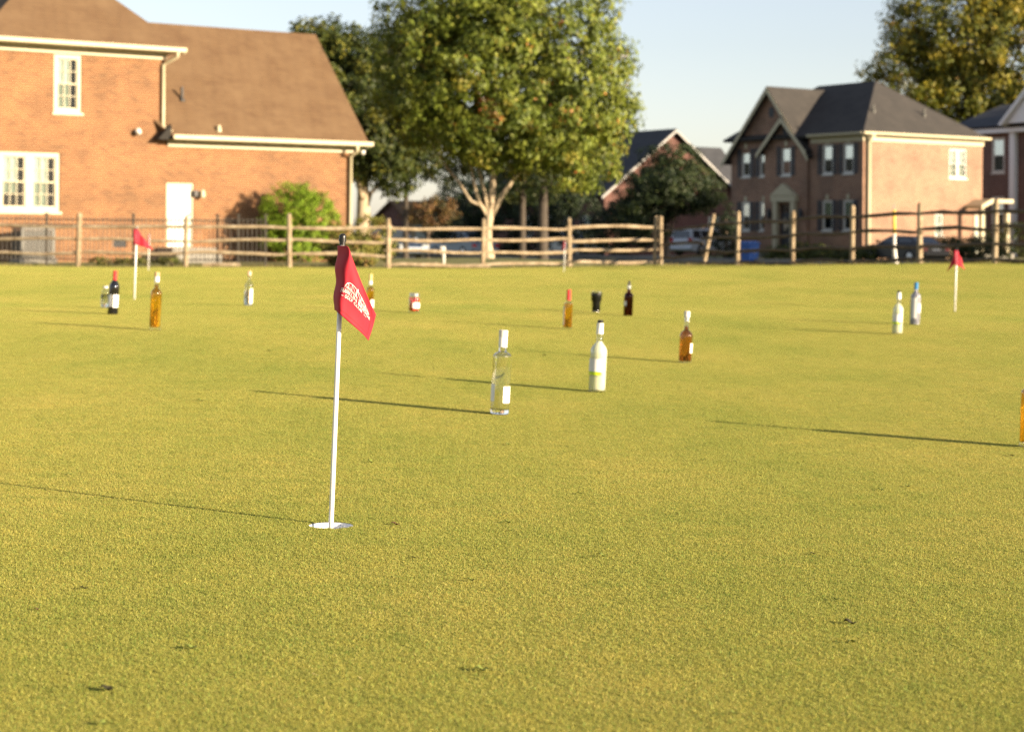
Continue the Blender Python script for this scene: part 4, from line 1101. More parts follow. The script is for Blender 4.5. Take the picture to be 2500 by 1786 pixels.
# rough uncut grass along the fence foot
def rough_grass():
    P_, N_ = [], []
    line = [np.array(e_) for e_ in EDGE[1:-4]]
    V, C_ = [], []
    for a, b in zip(line, line[1:]):
        L_ = np.linalg.norm(b - a); k = int(L_ * 520)
        t_ = rng.uniform(0, 1, k); off = rng.normal(.10, .22, k)
        dn = np.array([-(b - a)[1], (b - a)[0]]) / L_
        if dn[1] < 0: dn = -dn
        xy = a + (b - a) * t_[:, None] + dn * off[:, None]
        dens = .5 + .5 * np.sin(xy[:, 0] * 2.1 + 1.3 * np.sin(xy[:, 0] * .9)) 
        xy = xy[rng.uniform(0, 1, k) < .25 + .75 * dens]
        k = len(xy); z = TZ(xy[:, 0], xy[:, 1]) - .03
        h = rng.uniform(.03, .13, k) * (.6 + .6 * rng.uniform(0, 1, k)); an = rng.uniform(0, 6.283, k); ln = rng.uniform(.1, .8, k)
        w_ = .006
        base = np.c_[xy, z]
        p1 = base + np.c_[np.cos(an) * w_, np.sin(an) * w_, np.zeros(k)]; p2 = base - np.c_[np.cos(an) * w_, np.sin(an) * w_, np.zeros(k)]
        a2 = rng.uniform(0, 6.283, k)
        tp = base + np.c_[np.cos(a2) * np.sin(ln) * h, np.sin(a2) * np.sin(ln) * h, np.cos(ln) * h]
        V.append(np.stack([p1, p2, tp], 1).reshape(-1, 3))
        pal_ = np.array([(.16, .17, .03), (.24, .19, .06), (.11, .13, .025), (.30, .22, .09)])
        C_.append(np.repeat(pal_[rng.integers(0, 4, k)] * rng.uniform(.7, 1.2, (k, 1)), 3, 0))
    V = np.concatenate(V); C_ = np.concatenate(C_)
    o = fast_mesh('rough_grass', V, np.arange(len(V)).reshape(-1, 3), M_LEAF, attr={'tint': C_})
    tag(o, 'ragged uncut grass along the foot of the rail fences', 'grass', kind='stuff')
rough_grass()
# ------------------------------------------------------------------ vehicles and street things
def car_paint(name, col, metal=.3):
    t = NT(name); g_ = t.n('TexCoord'); f = t.noise(g_.outputs['Object'], 3, 4)
    t.l(t.ramp(f, [(.3, tuple(c * .9 for c in col)), (.7, col)]), t.p.inputs['Base Color'])
    t.p.inputs['Metallic'].default_value = metal; t.p.inputs['Roughness'].default_value = .38; t.p.inputs['Coat Weight'].default_value = .25
    return t.m
M_TYRE = plain('tyre', (.02, .02, .02), .85)
M_RIM = plain('rim', (.45, .45, .45), .35, .8)
M_TAIL = plain('tail_lamp', (.45, .015, .02), .2)
M_HEAD = plain('head_lamp', (.25, .27, .28), .15)
def car(name, pos, heading, label, paint, L=4.6, Wd=1.8, H=1.48, suv=False):
    R = empty(name, pos, heading, label, 'car')
    hb_ = .18
    if suv: prof = [(-.5, .42), (-.5, .95), (-.475, 1.0), (.20, 1.02), (.46, .94), (.50, .72), (.50, .40)]; gh = [(-.485, 1.0), (-.455, H - .04), (-.40, H), (.02, H), (.08, H - .03), (.22, 1.02)]
    else: prof = [(-.5, .40), (-.5, .80), (-.47, .92), (.18, .93), (.45, .82), (.50, .62), (.50, .38)]; gh = [(-.40, .92), (-.26, H - .03), (-.18, H), (.0, H), (.06, H - .03), (.22, .93)]
    body = [(x * L, z) for x, z in prof]
    lo = [(.42 * L, hb_ + .05), (-.42 * L, hb_ + .05)]
    poly = body + [(.49 * L, .30)] + lo + [(-.49 * L, .30)]
    m = MB(); m.prism(poly, -Wd / 2, Wd / 2, 1); m.build('body', paint, R, bevel=.06)
    gw_ = Wd / 2 - .09
    m = MB(); n = len(gh); vs = []
    for s_ in (-1, 1):
        for x, z in gh: vs.append((x * L, s_ * (gw_ - (.13 if z > 1.2 else 0)), z))
    m.add(vs, [tuple(range(n)), tuple(range(n, 2 * n))[::-1]] + [(i, (i + 1) % n, n + (i + 1) % n, n + i) for i in range(n)]); m.build('cabin', paint, R, bevel=.03)
    zl, zh = (1.05, H - .12) if suv else (.97, H - .10)
    def lerp_x(z, a, b):
        (x0, z0_), (x1, z1_) = a, b; return x0 + (x1 - x0) * (z - z0_) / (z1_ - z0_)
    rear, fr = (gh[0], gh[1]), (gh[5], gh[4])
    for s_ in (-1, 1):
        segs = [(.06, .46), (.50, .93)] if not suv else [(.05, .30), (.34, .62), (.66, .95)]
        for a_, b_ in segs:
            vs = []
            for z, e_ in ((zl, 0), (zh, .13)):
                xa, xb = lerp_x(z, *rear), lerp_x(z, *fr)
                for q_ in (a_, b_): vs.append(((xa + (xb - xa) * q_) * L, s_ * (gw_ - e_ * (z - .95) / (H - .95 + .02) + .006), z))
            MB().add(vs, [(0, 1, 3, 2)]).build('side_window', M_PANE_D, R)
    for (lo_, hi_, nm) in ((*rear, 'rear_window'), (*fr, 'windscreen')):
        s_ = -.008 if nm == 'rear_window' else .008
        vs = [((lerp_x(z, lo_, hi_)) * L + s_, y * (gw_ - .1 - (.09 if z > 1.2 else 0)), z) for z in (zl, zh) for y in (-1, 1)]
        MB().add(vs, [(0, 1, 3, 2)]).build(nm, M_PANE_D, R)
    r_ = .36 if suv else .32
    for sx in (-.30, .31):
        for s_ in (-1, 1):
            wm = MB(); pr = [(r_ * .62, -.10), (r_ * .93, -.11), (r_, -.07), (r_, .07), (r_ * .93, .11), (r_ * .62, .10)]
            k = 20; vs = []; fs = []
            for (rr, yy) in pr:
                for j in range(k): vs.append((sx * L + rr * math.cos(6.2832 * j / k), s_ * (Wd / 2 - .08) + yy, r_ + rr * math.sin(6.2832 * j / k)))
            for i in range(len(pr) - 1):
                for j in range(k): fs.append((i * k + j, i * k + (j + 1) % k, (i + 1) * k + (j + 1) % k, (i + 1) * k + j))
            wm.add(vs, fs); wh = wm.build('wheel', M_TYRE, R, smooth=True)
            rm = MB(); yy = s_ * (Wd / 2 + .005)
            vs = [(sx * L, yy + s_ * .02, r_)] + [(sx * L + r_ * .64 * math.cos(6.2832 * j / 20), yy, r_ + r_ * .64 * math.sin(6.2832 * j / 20)) for j in range(20)]
            rm.add(vs, [(0, 1 + j, 1 + (j + 1) % 20) for j in range(20)]); rm.build('rim', M_RIM, wh)
    for s_ in (-1, 1):
        zt = .92 if suv else .72
        MB().box((-.5 * L - .012, s_ * (Wd / 2 - .03), zt - .12), (-.5 * L + .10, s_ * (Wd / 2 - .30), zt + (.12 if suv else .05))).build('tail_lamp', M_TAIL, R)
        MB().box((.5 * L - .12, s_ * (Wd / 2 - .05), .62), (.5 * L + .012, s_ * (Wd / 2 - .45), .76)).build('headlamp', M_HEAD, R)
        MB().box((.16 * L, s_ * (Wd / 2 - .02), .98), (.16 * L + .1, s_ * (Wd / 2 + .15), 1.1)).build('mirror', paint, R)
    MB().box((-.5 * L - .05, -Wd / 2 + .1, .36), (-.5 * L + .05, Wd / 2 - .1, .54)).build('bumper', paint, R, bevel=.03)
    MB().box((-.5 * L - .014, -.26, .60), (-.5 * L + .01, .26, .72)).build('number_plate', M_WHITE, R)
    return R
hv = math.radians(34)
hu = math.atan2(UX.y, UX.x)
p = GND(1718, 114); car('parked_suv', p, math.radians(44), 'white SUV with red tail lamps in the shaded driveway before the rose house', car_paint('paint_white_car', (.66, .69, .73), 0), 4.3, 1.8, 1.62, True)
p = GND(1130, 104); car('parked_car', p, hu + math.pi, 'blue-grey sedan parked on the street left of the maple trunk', car_paint('paint_grey_car', (.20, .26, .33)))
p = GND(955, 96); car('parked_car', p, hu, 'dark blue car half hidden behind the shrubs at the brick house corner', car_paint('paint_blue_car', (.035, .055, .09)), H=1.5)
p = GND(2205, 89); car('parked_car', p, hu + math.pi, 'black car with a red tail lamp before the sunlit side wall', car_paint('paint_black_car', (.008, .008, .010), 0), L=4.2, H=1.30)
p = GND(1405, 112); car('parked_car', p, hu, 'white car almost hidden behind the rail fence right of the maple', car_paint('paint_white_car_far', (.66, .66, .62), 0))

# blue wheeled bin
p = GND(1830, 88)
R = empty('recycling_bin', p, hv, 'blue wheeled recycling bin with a white emblem behind the right fence', 'bin')
M_BLUE = plain('plastic_blue', (.03, .12, .40), .45, var=.1)
m = MB(); a_, b_ = .26, .33
m.add([(-a_, -a_, .06), (a_, -a_, .06), (a_, a_, .06), (-a_, a_, .06), (-b_, -b_, .95), (b_, -b_, .95), (b_, b_, .95), (-b_, b_, .95)], [(0, 3, 2, 1), (4, 5, 6, 7), (0, 1, 5, 4), (1, 2, 6, 5), (2, 3, 7, 6), (3, 0, 4, 7)]); m.build('bin_body', M_BLUE, R, bevel=.03)
m = MB(); m.prism([(-.38, .952), (.36, .952), (.36, 1.0), (.1, 1.08), (-.34, 1.06)], -.37, .37, 1); m.build('lid', M_BLUE, R, bevel=.02)
for s_ in (-1, 1):
    m = MB(); m.tube([(.30, s_ * .26, .13), (.30, s_ * .33, .13)], .13, 14); m.build('wheel', M_TYRE, R)
for fx, nm in (('x', 'emblem'), ('y', 'emblem')):
    m = MB()
    for k in range(3):                     # three chasing arrows
        a0 = math.radians(90 + 120 * k); c_ = []
        for aa, rr in ((.15, .105), (1.4, .105), (1.4, .13), (1.85, .085), (1.4, .04), (1.4, .065), (.15, .065)): c_.append((rr * math.cos(a0 + aa), rr * math.sin(a0 + aa) + .62))
        m.add([((-.326, u_, z_) if fx == 'x' else (u_, -.326, z_)) for u_, z_ in c_], [tuple(range(len(c_)))])
    m.build(nm, M_WHITE, R)

# yellow and white pole by the right fence
p = GND(2183, 38.6)
R = empty('marker_pole', p, 0, 'slim pole with yellow top and flared white foot beside the right fence', 'pole')
MB().tube([(0, 0, .55), (-.01, 0, 1.1)], .032, 10).build('upper_sleeve', plain('yellow_plastic', (.75, .50, .07), .5), R, smooth=True)
MB().tube([(.04, 0, -.25), (.03, 0, .02), (.0, 0, .30), (0, 0, .62)], [.060, .055, .040, .034], 10).build('lower_sleeve', M_WHITE, R, smooth=True)
MB().tube([(0, 0, .5), (-.015, 0, 1.22)], .012, 6).build('rod', M_RIM, R)
p = GND(1083, 52.5)
R = empty('marker_post', p, 0, 'short white marker post on the grass left of the maple', 'post')
MB().tube([(0, 0, -.2), (0, 0, .25), (-.02, 0, .42)], [.045, .045, .05], 8).build('stake', M_WHITE, R, smooth=True)
MB().box((-.09, -.03, .24), (.05, .03, .46)).build('plate', M_WHITE, R, bevel=.01)
# fallen log and stones along the fence foot
for px_, D_, l_ in ((1110, 45.6, 1.7), (540, 44.6, .9)):
    g_ = GND(px_, D_); m = MB(); m.tube([(-l_ / 2, 0, .03), (-l_ / 4, .02, .045), (0, 0, .04), (l_ / 3, .01, .05), (l_ / 2, 0, .04)], [.045, .055, .05, .055, .04], 7, jit=.1)
    o = m.build('fallen_rail', M_WOOD, loc=g_); tag(o, 'pale split rail lying on the ground left of the maple' if px_ > 1000 else 'short split rail lying under the fence below the green bush', 'rail')
# ------------------------------------------------------------------ bottles on the green
G_CLEAR = glass_mat('glass_clear', (.995, 1.0, .995), 1.48)
def thin_glass(name, tint):
    """thin bottle wall: sees straight through, mirrors at grazing angles"""
    t = NT(name)
    tr = t.n('BsdfTransparent'); tr.inputs[0].default_value = (*tint, 1)
    gl = t.n('BsdfGlossy'); gl.inputs['Roughness'].default_value = .05
    fr = t.n('LayerWeight', Blend=.5)
    pw = t.n('Math', _operation='POWER'); pw.inputs[1].default_value = 4.0; t.l(fr.outputs['Facing'], pw.inputs[0])
    ma = t.n('Math', _operation='MULTIPLY_ADD'); ma.inputs[1].default_value = .45; ma.inputs[2].default_value = .06; t.l(pw.outputs[0], ma.inputs[0])
    mx = t.n('MixShader'); t.l(ma.outputs[0], mx.inputs[0]); t.l(tr.outputs[0], mx.inputs[1]); t.l(gl.outputs[0], mx.inputs[2])
    t.l(mx.outputs[0], t.out.inputs['Surface'])
    return t.m
G_THIN = thin_glass('glass_thin', (.96, .97, .96))
G_LIQ = glass_mat('liquid_clear', (1.0, 1.0, .995), 1.34)
G_AMBER = glass_mat('liquid_amber', (.98, .50, .035), 1.12)
G_GOLD = glass_mat('liquid_gold', (.985, .53, .036), 1.12)
G_BROWN = glass_mat('liquid_brown', (.66, .25, .045), 1.14)
G_DARK = glass_mat('glass_port', (.34, .13, .06), 1.3)
M_WINE = plain('glass_wine_black', (.008, .008, .010), .06, spec=.8)
def milky(name, col, trans=.0):
    t = NT(name); t.p.inputs['Base Color'].default_value = (*col, 1); t.p.inputs['Roughness'].default_value = .25
    t.p.inputs['Transmission Weight'].default_value = trans; t.p.inputs['Subsurface Weight'].default_value = 1.0
    t.p.inputs['Subsurface Radius'].default_value = (1.0, 1.0, .8); t.p.inputs['Subsurface Scale'].default_value = .05
    return t.m
M_LIME = milky('lime_cordial', (.70, .71, .53), .2)
M_FROST = milky('frosted_glass', (.60, .63, .66), .45)
M_LAB = plain('label_paper', (.74, .73, .70), .6, var=.03)
M_LABG = plain('label_grey', (.60, .60, .58), .6, var=.05)
M_LABL = plain('label_lime', (.48, .62, .02), .5, var=.05)
M_LABP = plain('label_cream', (.85, .78, .6), .6, var=.05)
M_CORK = plain('cork_tan', (.50, .33, .18), .8, var=.15, scale=60)
M_REDC = plain('capsule_red', (.55, .03, .025), .35, var=.05)
M_BLACK = plain('cap_black', (.012, .012, .012), .3)
M_SILV = plain('neck_silver', (.6, .6, .6), .25, .9)
M_BLUEC = plain('cap_blue', (.02, .16, .36), .3)
M_PINK = plain('cap_pink', (.70, .38, .30), .5)
M_TAN = plain('cap_gold', (.62, .46, .20), .4, .3)

def prof_bottle(R, rn, zs, zn, h, foot=.004):
    p = [(0, .002), (R * .86, .0), (R * .97, foot * .5), (R, foot * 1.8), (R, zs)]
    for k in range(1, 9):
        t = k / 9
        p.append((rn + (R - rn) * (1 - t ** 2.3) ** 1.15, zs + (zn - zs) * t))
    return p + [(rn, zn), (rn, h)]
def bottle(name, px, py, D, label, R, rn, zs, zn, h, glass, liquid, level, cap, labels=(), lean=2.0, rz=0.0, group=None, square=False, wall=.003, bottom=.008, cat='bottle'):
    x = WX(px, D, py); pos = Vector((x, D, tz(x, D) + .003))
    E = empty(name, pos, 0, label, cat, group)
    E.rotation_euler = (0, math.radians(lean), rz)
    out = prof_bottle(R, rn, zs, zn, h)
    inn = [(max(r - wall, 0.0), z) for r, z in out if z > bottom] 
    inn = [(0.0, bottom), (R - wall - .003, bottom), (R - wall, bottom + .004)] + [q_ for q_ in inn if q_[1] > bottom + .005 and q_[0] > 0]
    m = MB(); m.lathe(out + [(rn, h + .0005), (rn - wall, h)] + inn[::-1], 40)
    gl = m.build('glass', glass, E, smooth=True)
    if liquid:
        lp = [(r + (.0006 if r > 0 else 0), z - (.0006 if i < 2 else 0)) for i, (r, z) in enumerate(inn) if z < level]
        # radius at the level
        rl = lp[-1][0]
        for (r0, z0_), (r1, z1_) in zip(inn, inn[1:]):
            if z0_ <= level <= z1_ and z1_ > z0_: rl = r0 + (r1 - r0) * (level - z0_) / (z1_ - z0_) + .0006
        MB().lathe(lp + [(rl, level), (0.0, level)], 40).build('liquid', liquid, E, smooth=True)
    for (nm, mt, prof) in cap: MB().lathe(prof, 24).build(nm, mt, E, smooth=False, bevel=.0008)
    for (mt, a0, a1, z0_, z1_) in labels:
        m = MB(); r0 = R + .0004; n_ = 16
        m.lathe([(r0, z0_), (r0 + .0006, z0_), (r0 + .0006, z1_), (r0, z1_)], n_, math.radians(a0), math.radians(a1)); m.build('label', mt, E, smooth=False, fix=False)
    return E
def capp(mt, r, z0_, z1_, nm='cap', taper=1.0):
    return (nm, mt, [(0, z0_), (r, z0_), (r * taper, z1_ - .001), (r * taper * .9, z1_), (0, z1_)])

bottle('clear_bottle', 1219, 1010, 7.40, 'tall clear glass bottle of colourless spirit with white labels, nearest to the flag', .0365, .0155, .225, .245, .318, G_CLEAR, G_LIQ, .232,
       [capp(M_WHITE, .0175, .302, .329), ('cork', M_CORK, [(0, .285), (.0115, .285), (.0125, .302), (0, .302)]), ('neck_band', M_LAB, [(.0163, .262), (.0167, .262), (.0167, .302), (.0163, .302)])],
       [(M_LAB, -72, -8, .045, .110), (M_LAB, -176, -128, .050, .118)], 2.6, bottom=.018, wall=.0035)
lime_cap = lambda: [capp(M_BLACK, .0135, .312, .325), ('neck_sleeve', M_LAB, [(.0158, .262), (.0162, .262), (.0150, .312), (.0140, .312)])]
bottle('lime_bottle', 1457, 957, 8.57, 'cloudy pale lime bottle with lime-banded label in the middle of the green', .040, .0155, .175, .225, .312, G_THIN, M_LIME, .228, lime_cap(),
       [(M_LABG, -178, -118, .092, .150), (M_LAB, -117.5, -60, .092, .150), (M_LABL, -178, -70, .076, .0915)], 2.6)
bottle('lime_bottle', 2190, 818, 14.15, 'cloudy pale lime bottle at the right, beside the blue-capped bottle', .040, .0155, .175, .225, .312, G_THIN, M_LIME, .228, lime_cap(),
       [(M_LABG, -178, -118, .092, .150), (M_LAB, -117.5, -60, .092, .150), (M_LABL, -178, -70, .076, .0915)], 2.6, rz=.1)
bottle('whisky_bottle', 1672, 888, 10.7, 'amber-brown whisky bottle with clear neck right of the lime bottle', .038, .0135, .150, .185, .262, G_THIN, G_BROWN, .205,
       [capp(M_WHITE, .0165, .256, .291), capp(M_SILV, .0142, .232, .255, 'neck_band')], [(M_LABP, -52, -12, .055, .110)], 2.4)
bottle('amber_bottle', 1385, 813, 13.9, 'orange-amber bottle with red wax neck behind the two pale bottles', .034, .014, .185, .205, .262, G_THIN, G_GOLD, .190,
       [capp(M_REDC, .0165, .212, .290, 'red_cap', .92)], [(M_LABG, -205, -140, .03, .165)], 2.2, bottom=.014)
bottle('port_bottle', 1533, 773, 16.2, 'dark brown bottle with a silver neck right of the black tumbler', .040, .015, .165, .205, .262, G_DARK, G_DARK, .19,
       [('cap', M_BLACK, [(0, .262), (.012, .262), (.010, .292), (.006, .302), (0, .302)]), ('neck_band', M_SILV, [(.0153, .228), (.0165, .23), (.0165, .262), (.0, .2625)])], [(M_LABG, -160, -118, .085, .125)], 2.0)
bottle('gold_bottle', 902, 757, 15.9, 'amber bottle with a tan cork half hidden behind the red flag', .034, .013, .165, .20, .245, G_THIN, G_GOLD, .195,
       [capp(M_TAN, .014, .245, .301), ('neck_band', M_LAB, [(.0135, .213), (.0150, .213), (.0150, .243), (.0, .2445)])], [(M_LAB, -75, -5, .02, .085)], 2.0)
bottle('clear_bottle', 606, 747, 16.4, 'clear bottle with a pinkish cap alone at the back of the green', .038, .0135, .165, .215, .268, G_THIN, G_LIQ, .18,
       [capp(M_PINK, .0155, .262, .300)], [(M_LABP, -70, -20, .02, .15), (M_LABG, -172, -150, .03, .13)], 2.0)
bottle('amber_bottle', 378, 798, 11.75, 'tall golden amber bottle with clear neck at the left', .036, .014, .225, .262, .335, G_THIN, G_GOLD, .285,
       [capp(M_CORK, .016, .335, .360), capp(M_LAB, .0152, .300, .334, 'neck_band')], [], 2.0, bottom=.020)
bottle('wine_bottle', 275, 768, 13.9, 'black wine bottle with red capsule and white labels at the left', .038, .0145, .195, .250, .312, M_WINE, None, 0,
       [('capsule', M_REDC, [(.0150, .252), (.0156, .252), (.0156, .318), (.013, .3205), (0, .3205)])], [(M_LAB, -84, -14, .052, .145), (M_LABG, -172, -100, .055, .145)], 3.2)
bottle('squat_bottle', 256, 751, 15.2, 'short clear bottle half hidden behind the black wine bottle', .034, .018, .125, .150, .165, G_THIN, G_LIQ, .11,
       [capp(M_LABG, .0195, .160, .176)], [(M_LABG, -172, -145, .03, .10)], 2.0)
bottle('vodka_bottle', 2233, 787, 15.5, 'frosted white bottle with blue cap left of the right-hand flag', .041, .015, .225, .265, .325, M_FROST, None, 0,
       [capp(M_BLUEC, .0168, .290, .345)], [(M_LAB, -70, -15, .10, .17), (M_LABG, -150, -85, .05, .22)], 2.0)
bottle('amber_bottle', 2515, 1100, 6.75, 'orange amber bottle cut off by the right edge of the picture', .041, .015, .190, .215, .295, G_THIN, G_AMBER, .272,
       [capp(M_BLACK, .017, .29, .325)], [(M_LABP, -120, -50, .05, .12)], 2.0, bottom=.016)

# jar of red cherries
x = WX(1010, 15.5, 758); J = empty('cherry_jar', (x, 15.5, tz(x, 15.5) + .003), 0, 'squat glass jar with red contents and metal lid at the back of the green', 'jar')
J.rotation_euler = (0, math.radians(2), 0)
out = [(0, .001), (.040, 0), (.046, .004), (.047, .012), (.047, .118), (.044, .132), (.036, .140), (.036, .148)]
MB().lathe(out + [(.0335, .148), (.0335, .140), (.0415, .130), (.0445, .118), (.0445, .014), (.040, .008), (0, .008)], 36)  .build('glass', G_THIN, J, smooth=True)
M_CHER = plain('cherry_red', (.72, .03, .008), .2, var=.3, scale=50)
m = MB()
for k in range(130):
    a = rnd.uniform(0, 6.28); r = rnd.choice((.031, .033, .018, .0)); z = .022 + (k / 130) * .10; c_ = (r * math.cos(a), r * math.sin(a))
    m.lathe([(0, z - .0105), (.0075, z - .0075), (.0105, z), (.0075, z + .0075), (0, z + .0105)], 8, c=c_)
ch = m.build('cherries', M_CHER, J, smooth=True, fix=False); ch['kind'] = 'stuff'
MB().lathe([(.0, .150), (.0395, .150), (.0395, .137), (.0405, .136), (.0405, .158), (.039, .161), (0, .161)], 30).build('lid', M_SILV, J)
m = MB(); m.lathe([(.0474, .040), (.0480, .040), (.0480, .085), (.0474, .085)], 14, math.radians(-100), math.radians(-15)); m.build('label', M_LAB, J, fix=False)

# black tumbler
x = WX(1455, 16.8, 762); T_ = empty('black_tumbler', (x, 16.8, tz(x, 16.8) + .003), 0, 'black tapered steel tumbler with clear lid between the bottles', 'tumbler')
T_.rotation_euler = (0, math.radians(1.5), 0)
M_TUM = plain('tumbler_black', (.010, .011, .010), .22, .2)
MB().lathe([(0, .006), (.032, .006), (.036, .008), (.038, .085), (.0395, .095), (.0475, .103), (.0495, .168), (.0488, .1705), (.0465, .170), (.044, .12), (0, .03)], 36).build('cup', M_TUM, T_, smooth=True)
MB().lathe([(0, 0), (.031, 0), (.0335, .003), (.0335, .008), (0, .0085)], 30).build('base_ring', M_SILV, T_, smooth=True)
MB().lathe([(0, .176), (.035, .176), (.038, .184), (.047, .187), (.0505, .183), (.0505, .1712), (.046, .1712), (.045, .174), (0, .174)], 36).build('lid', G_THIN, T_, smooth=True)

# ------------------------------------------------------------------ flags
def cloth_mat(name, col):
    t = NT(name)
    g_ = t.n('TexCoord'); f = t.noise(g_.outputs['Object'], 900, 2); f2 = t.noise(g_.outputs['Object'], 14, 3)
    c_ = t.mix(t.ramp(f2, [(.3, tuple(x * .9 for x in col)), (.7, tuple(min(1, x * 1.1) for x in col))]), t.ramp(f, [(.3, (.85, .85, .85)), (.7, (1.12, 1.12, 1.12))]), 1.0, 'MULTIPLY')
    t.l(c_, t.p.inputs['Base Color']); t.p.inputs['Roughness'].default_value = .75
    t.p.inputs['Sheen Weight'].default_value = .12; t.p.inputs['Sheen Roughness'].default_value = .4
    t.bump(f, .25, .0006)
    tr = t.n('BsdfTranslucent'); tr.inputs[0].default_value = (col[0], col[1] * .6, col[2] * .6, 1)
    mx = t.n('MixShader', i0=.16); t.l(t.p.outputs[0], mx.inputs[1]); t.l(tr.outputs[0], mx.inputs[2]); t.l(mx.outputs[0], t.out.inputs['Surface'])
    return t.m
M_FLAG = cloth_mat('flag_red', (.40, .008, .026))
M_SEAM = plain('flag_seam', (.22, .008, .012), .8)
M_STICK = plain('stick_white', (.72, .71, .68), .3, var=.03)
M_PRINT = plain('flag_print', (.74, .71, .66), .6, var=.03)

D1 = CUP.y
B0 = Vector((CUP.x, CUP.y, CUP.z))
F1 = empty('flagstick', B0, 0, 'white flagstick with red printed golf flag standing in the hole in front', 'flagstick')
top = W(836, 592, D1 - .0) - B0; top.y = 0
foot = top * (-.10 / top.length); 
def on_stick(t_): return foot.lerp(top, t_)
m = MB(); m.tube([foot, on_stick(.3), on_stick(.6), top], [.0060, .0060, .0058, .0055], 16); m.build('stick', M_STICK, F1, smooth=True)
ax = top.normalized()
a_ = [top + ax * z for z in (-.006, .002, .0021, .010, .0101, .012)]
m = MB(); m.tube(a_[:2] + a_[2:], [.0075, .0075, .0092, .0092, .0078, .0078], 16); m.tube([top + ax * z for z in (.012, .016, .0195, .0215)], [.0085, .0082, .0058, .0015], 16); m.build('knob', M_BLACK, F1, smooth=False)
# cup liner
M_LINER = plain('liner_white', (.85, .85, .84), .35, var=.03)
m = MB(); m.lathe([(.0535, -.0015), (.0535, -.11), (.0, -.11)], 48); m.lathe([(.0535, -.0015), (.056, -.0015), (.056, -.12), (0, -.12)], 48)
CU = m.build('hole_cup', M_LINER, smooth=True, loc=B0)
tag(CU, 'white lined hole in the putting green at the foot of the flagstick', 'hole')

def V3(px, py, dy):                       # photograph pixel at the flag's distance, local to the stick
    w = W(px, py, D1 + dy); return np.array(w - B0)
# cross sections of the hanging cloth: rows = across (r), columns = from top edge to bottom edge
TOPE = [V3(838, 599, .010), V3(824, 600, .004), V3(828, 600, -.016), V3(849, 602, -.052), V3(860, 630, -.049), V3(881, 684, -.034), V3(902, 733, -.004), V3(918, 768, .034)]
BOTE = [V3(824, 759, .010), V3(815, 757, .004), V3(817, 757, -.016), V3(826, 766, -.046), V3(843, 779, -.044), V3(866, 798, -.034), V3(887, 817, -.010), V3(900, 831, .014)]
def cat(P_, t_):
    n_ = len(P_) - 1; x_ = min(max(t_, 0), .99999) * n_; i = int(x_); f = x_ - i
    p0, p1, p2, p3 = P_[max(i - 1, 0)], P_[i], P_[i + 1], P_[min(i + 2, n_)]
    return .5 * (2 * p1 + (p2 - p0) * f + (2 * p0 - 5 * p1 + 4 * p2 - p3) * f * f + (3 * p1 - p0 - 3 * p2 + p3) * f ** 3)
def flag_pt(r, t_, off=0.0):
    """r 0..1 across (fold at 3/7), t 0 top .. 1 bottom"""
    def raw(r, t_):
        p_ = cat(TOPE, r) * (1 - t_) + cat(BOTE, r) * t_
        f_ = max(0, (r - .43) / .57)
        p_ = p_ + np.array([.0, -1, 0]) * (.006 * math.sin(3.1 * f_ + 4.2 * t_) * f_ + .004 * math.sin(9 * t_ - 6 * f_) * f_ * (1 - .3 * t_))
        p_ = p_ + np.array([.010, 0, .012]) * math.sin(math.pi * f_) * math.sin(math.pi * t_) * .35      # belly
        p_ = p_ + np.array([.0022 * math.sin(14 * t_), 0, 0]) * (1 - min(1, f_ * 3))
        return p_
    p_ = raw(r, t_)
    if off:
        e_ = 1e-3; n_ = np.cross(raw(min(r + e_, 1), t_) - raw(max(r - e_, 0), t_), raw(r, min(t_ + e_, 1)) - raw(r, max(t_ - e_, 0)))
        n_ = n_ / (np.linalg.norm(n_) + 1e-12)
        if n_[1] > 0: n_ = -n_
        p_ = p_ + n_ * off
    return p_
nu_, nv_ = 84, 40
vs = [tuple(flag_pt(i / nu_, j / nv_)) for i in range(nu_ + 1) for j in range(nv_ + 1)]
fs = [(i * (nv_ + 1) + j, (i + 1) * (nv_ + 1) + j, (i + 1) * (nv_ + 1) + j + 1, i * (nv_ + 1) + j + 1) for i in range(nu_) for j in range(nv_)]
o = MB().add(vs, fs).build('flag_cloth', M_FLAG, F1, smooth=True, fix=False)
s_ = o.modifiers.new('th', 'SOLIDIFY'); s_.thickness = .0009; s_.offset = 0
FL = o
def ribbon(path, w_, off, mat, nm, par):
    m = MB(); L_ = []
    for k, (r, t_) in enumerate(path):
        a = np.array(path[min(k + 1, len(path) - 1)]) - np.array(path[max(k - 1, 0)]); a = a / (np.linalg.norm(a) + 1e-9); n_ = np.array([-a[1], a[0]]) * w_
        L_.append((flag_pt(r + n_[0], t_ + n_[1], off), flag_pt(r - n_[0], t_ - n_[1], off)))
    vs = [tuple(x_) for q_ in L_ for x_ in q_]
    m.add(vs, [(2 * k, 2 * k + 1, 2 * k + 3, 2 * k + 2) for k in range(len(L_) - 1)])
    return m.build(nm, mat, par, fix=False)
lin = lambda a, b, n_=40: [(a[0] + (b[0] - a[0]) * k / n_, a[1] + (b[1] - a[1]) * k / n_) for k in range(n_ + 1)]
ribbon(lin((.44, .10), (.905, .085)), .0050, .0007, M_SEAM, 'hem_seam', FL)
ribbon(lin((.905, .085), (.925, .90)), .0050, .0007, M_SEAM, 'hem_seam', FL)
ribbon(lin((.44, .93), (.925, .90)), .0055, .0007, M_SEAM, 'hem_seam', FL)
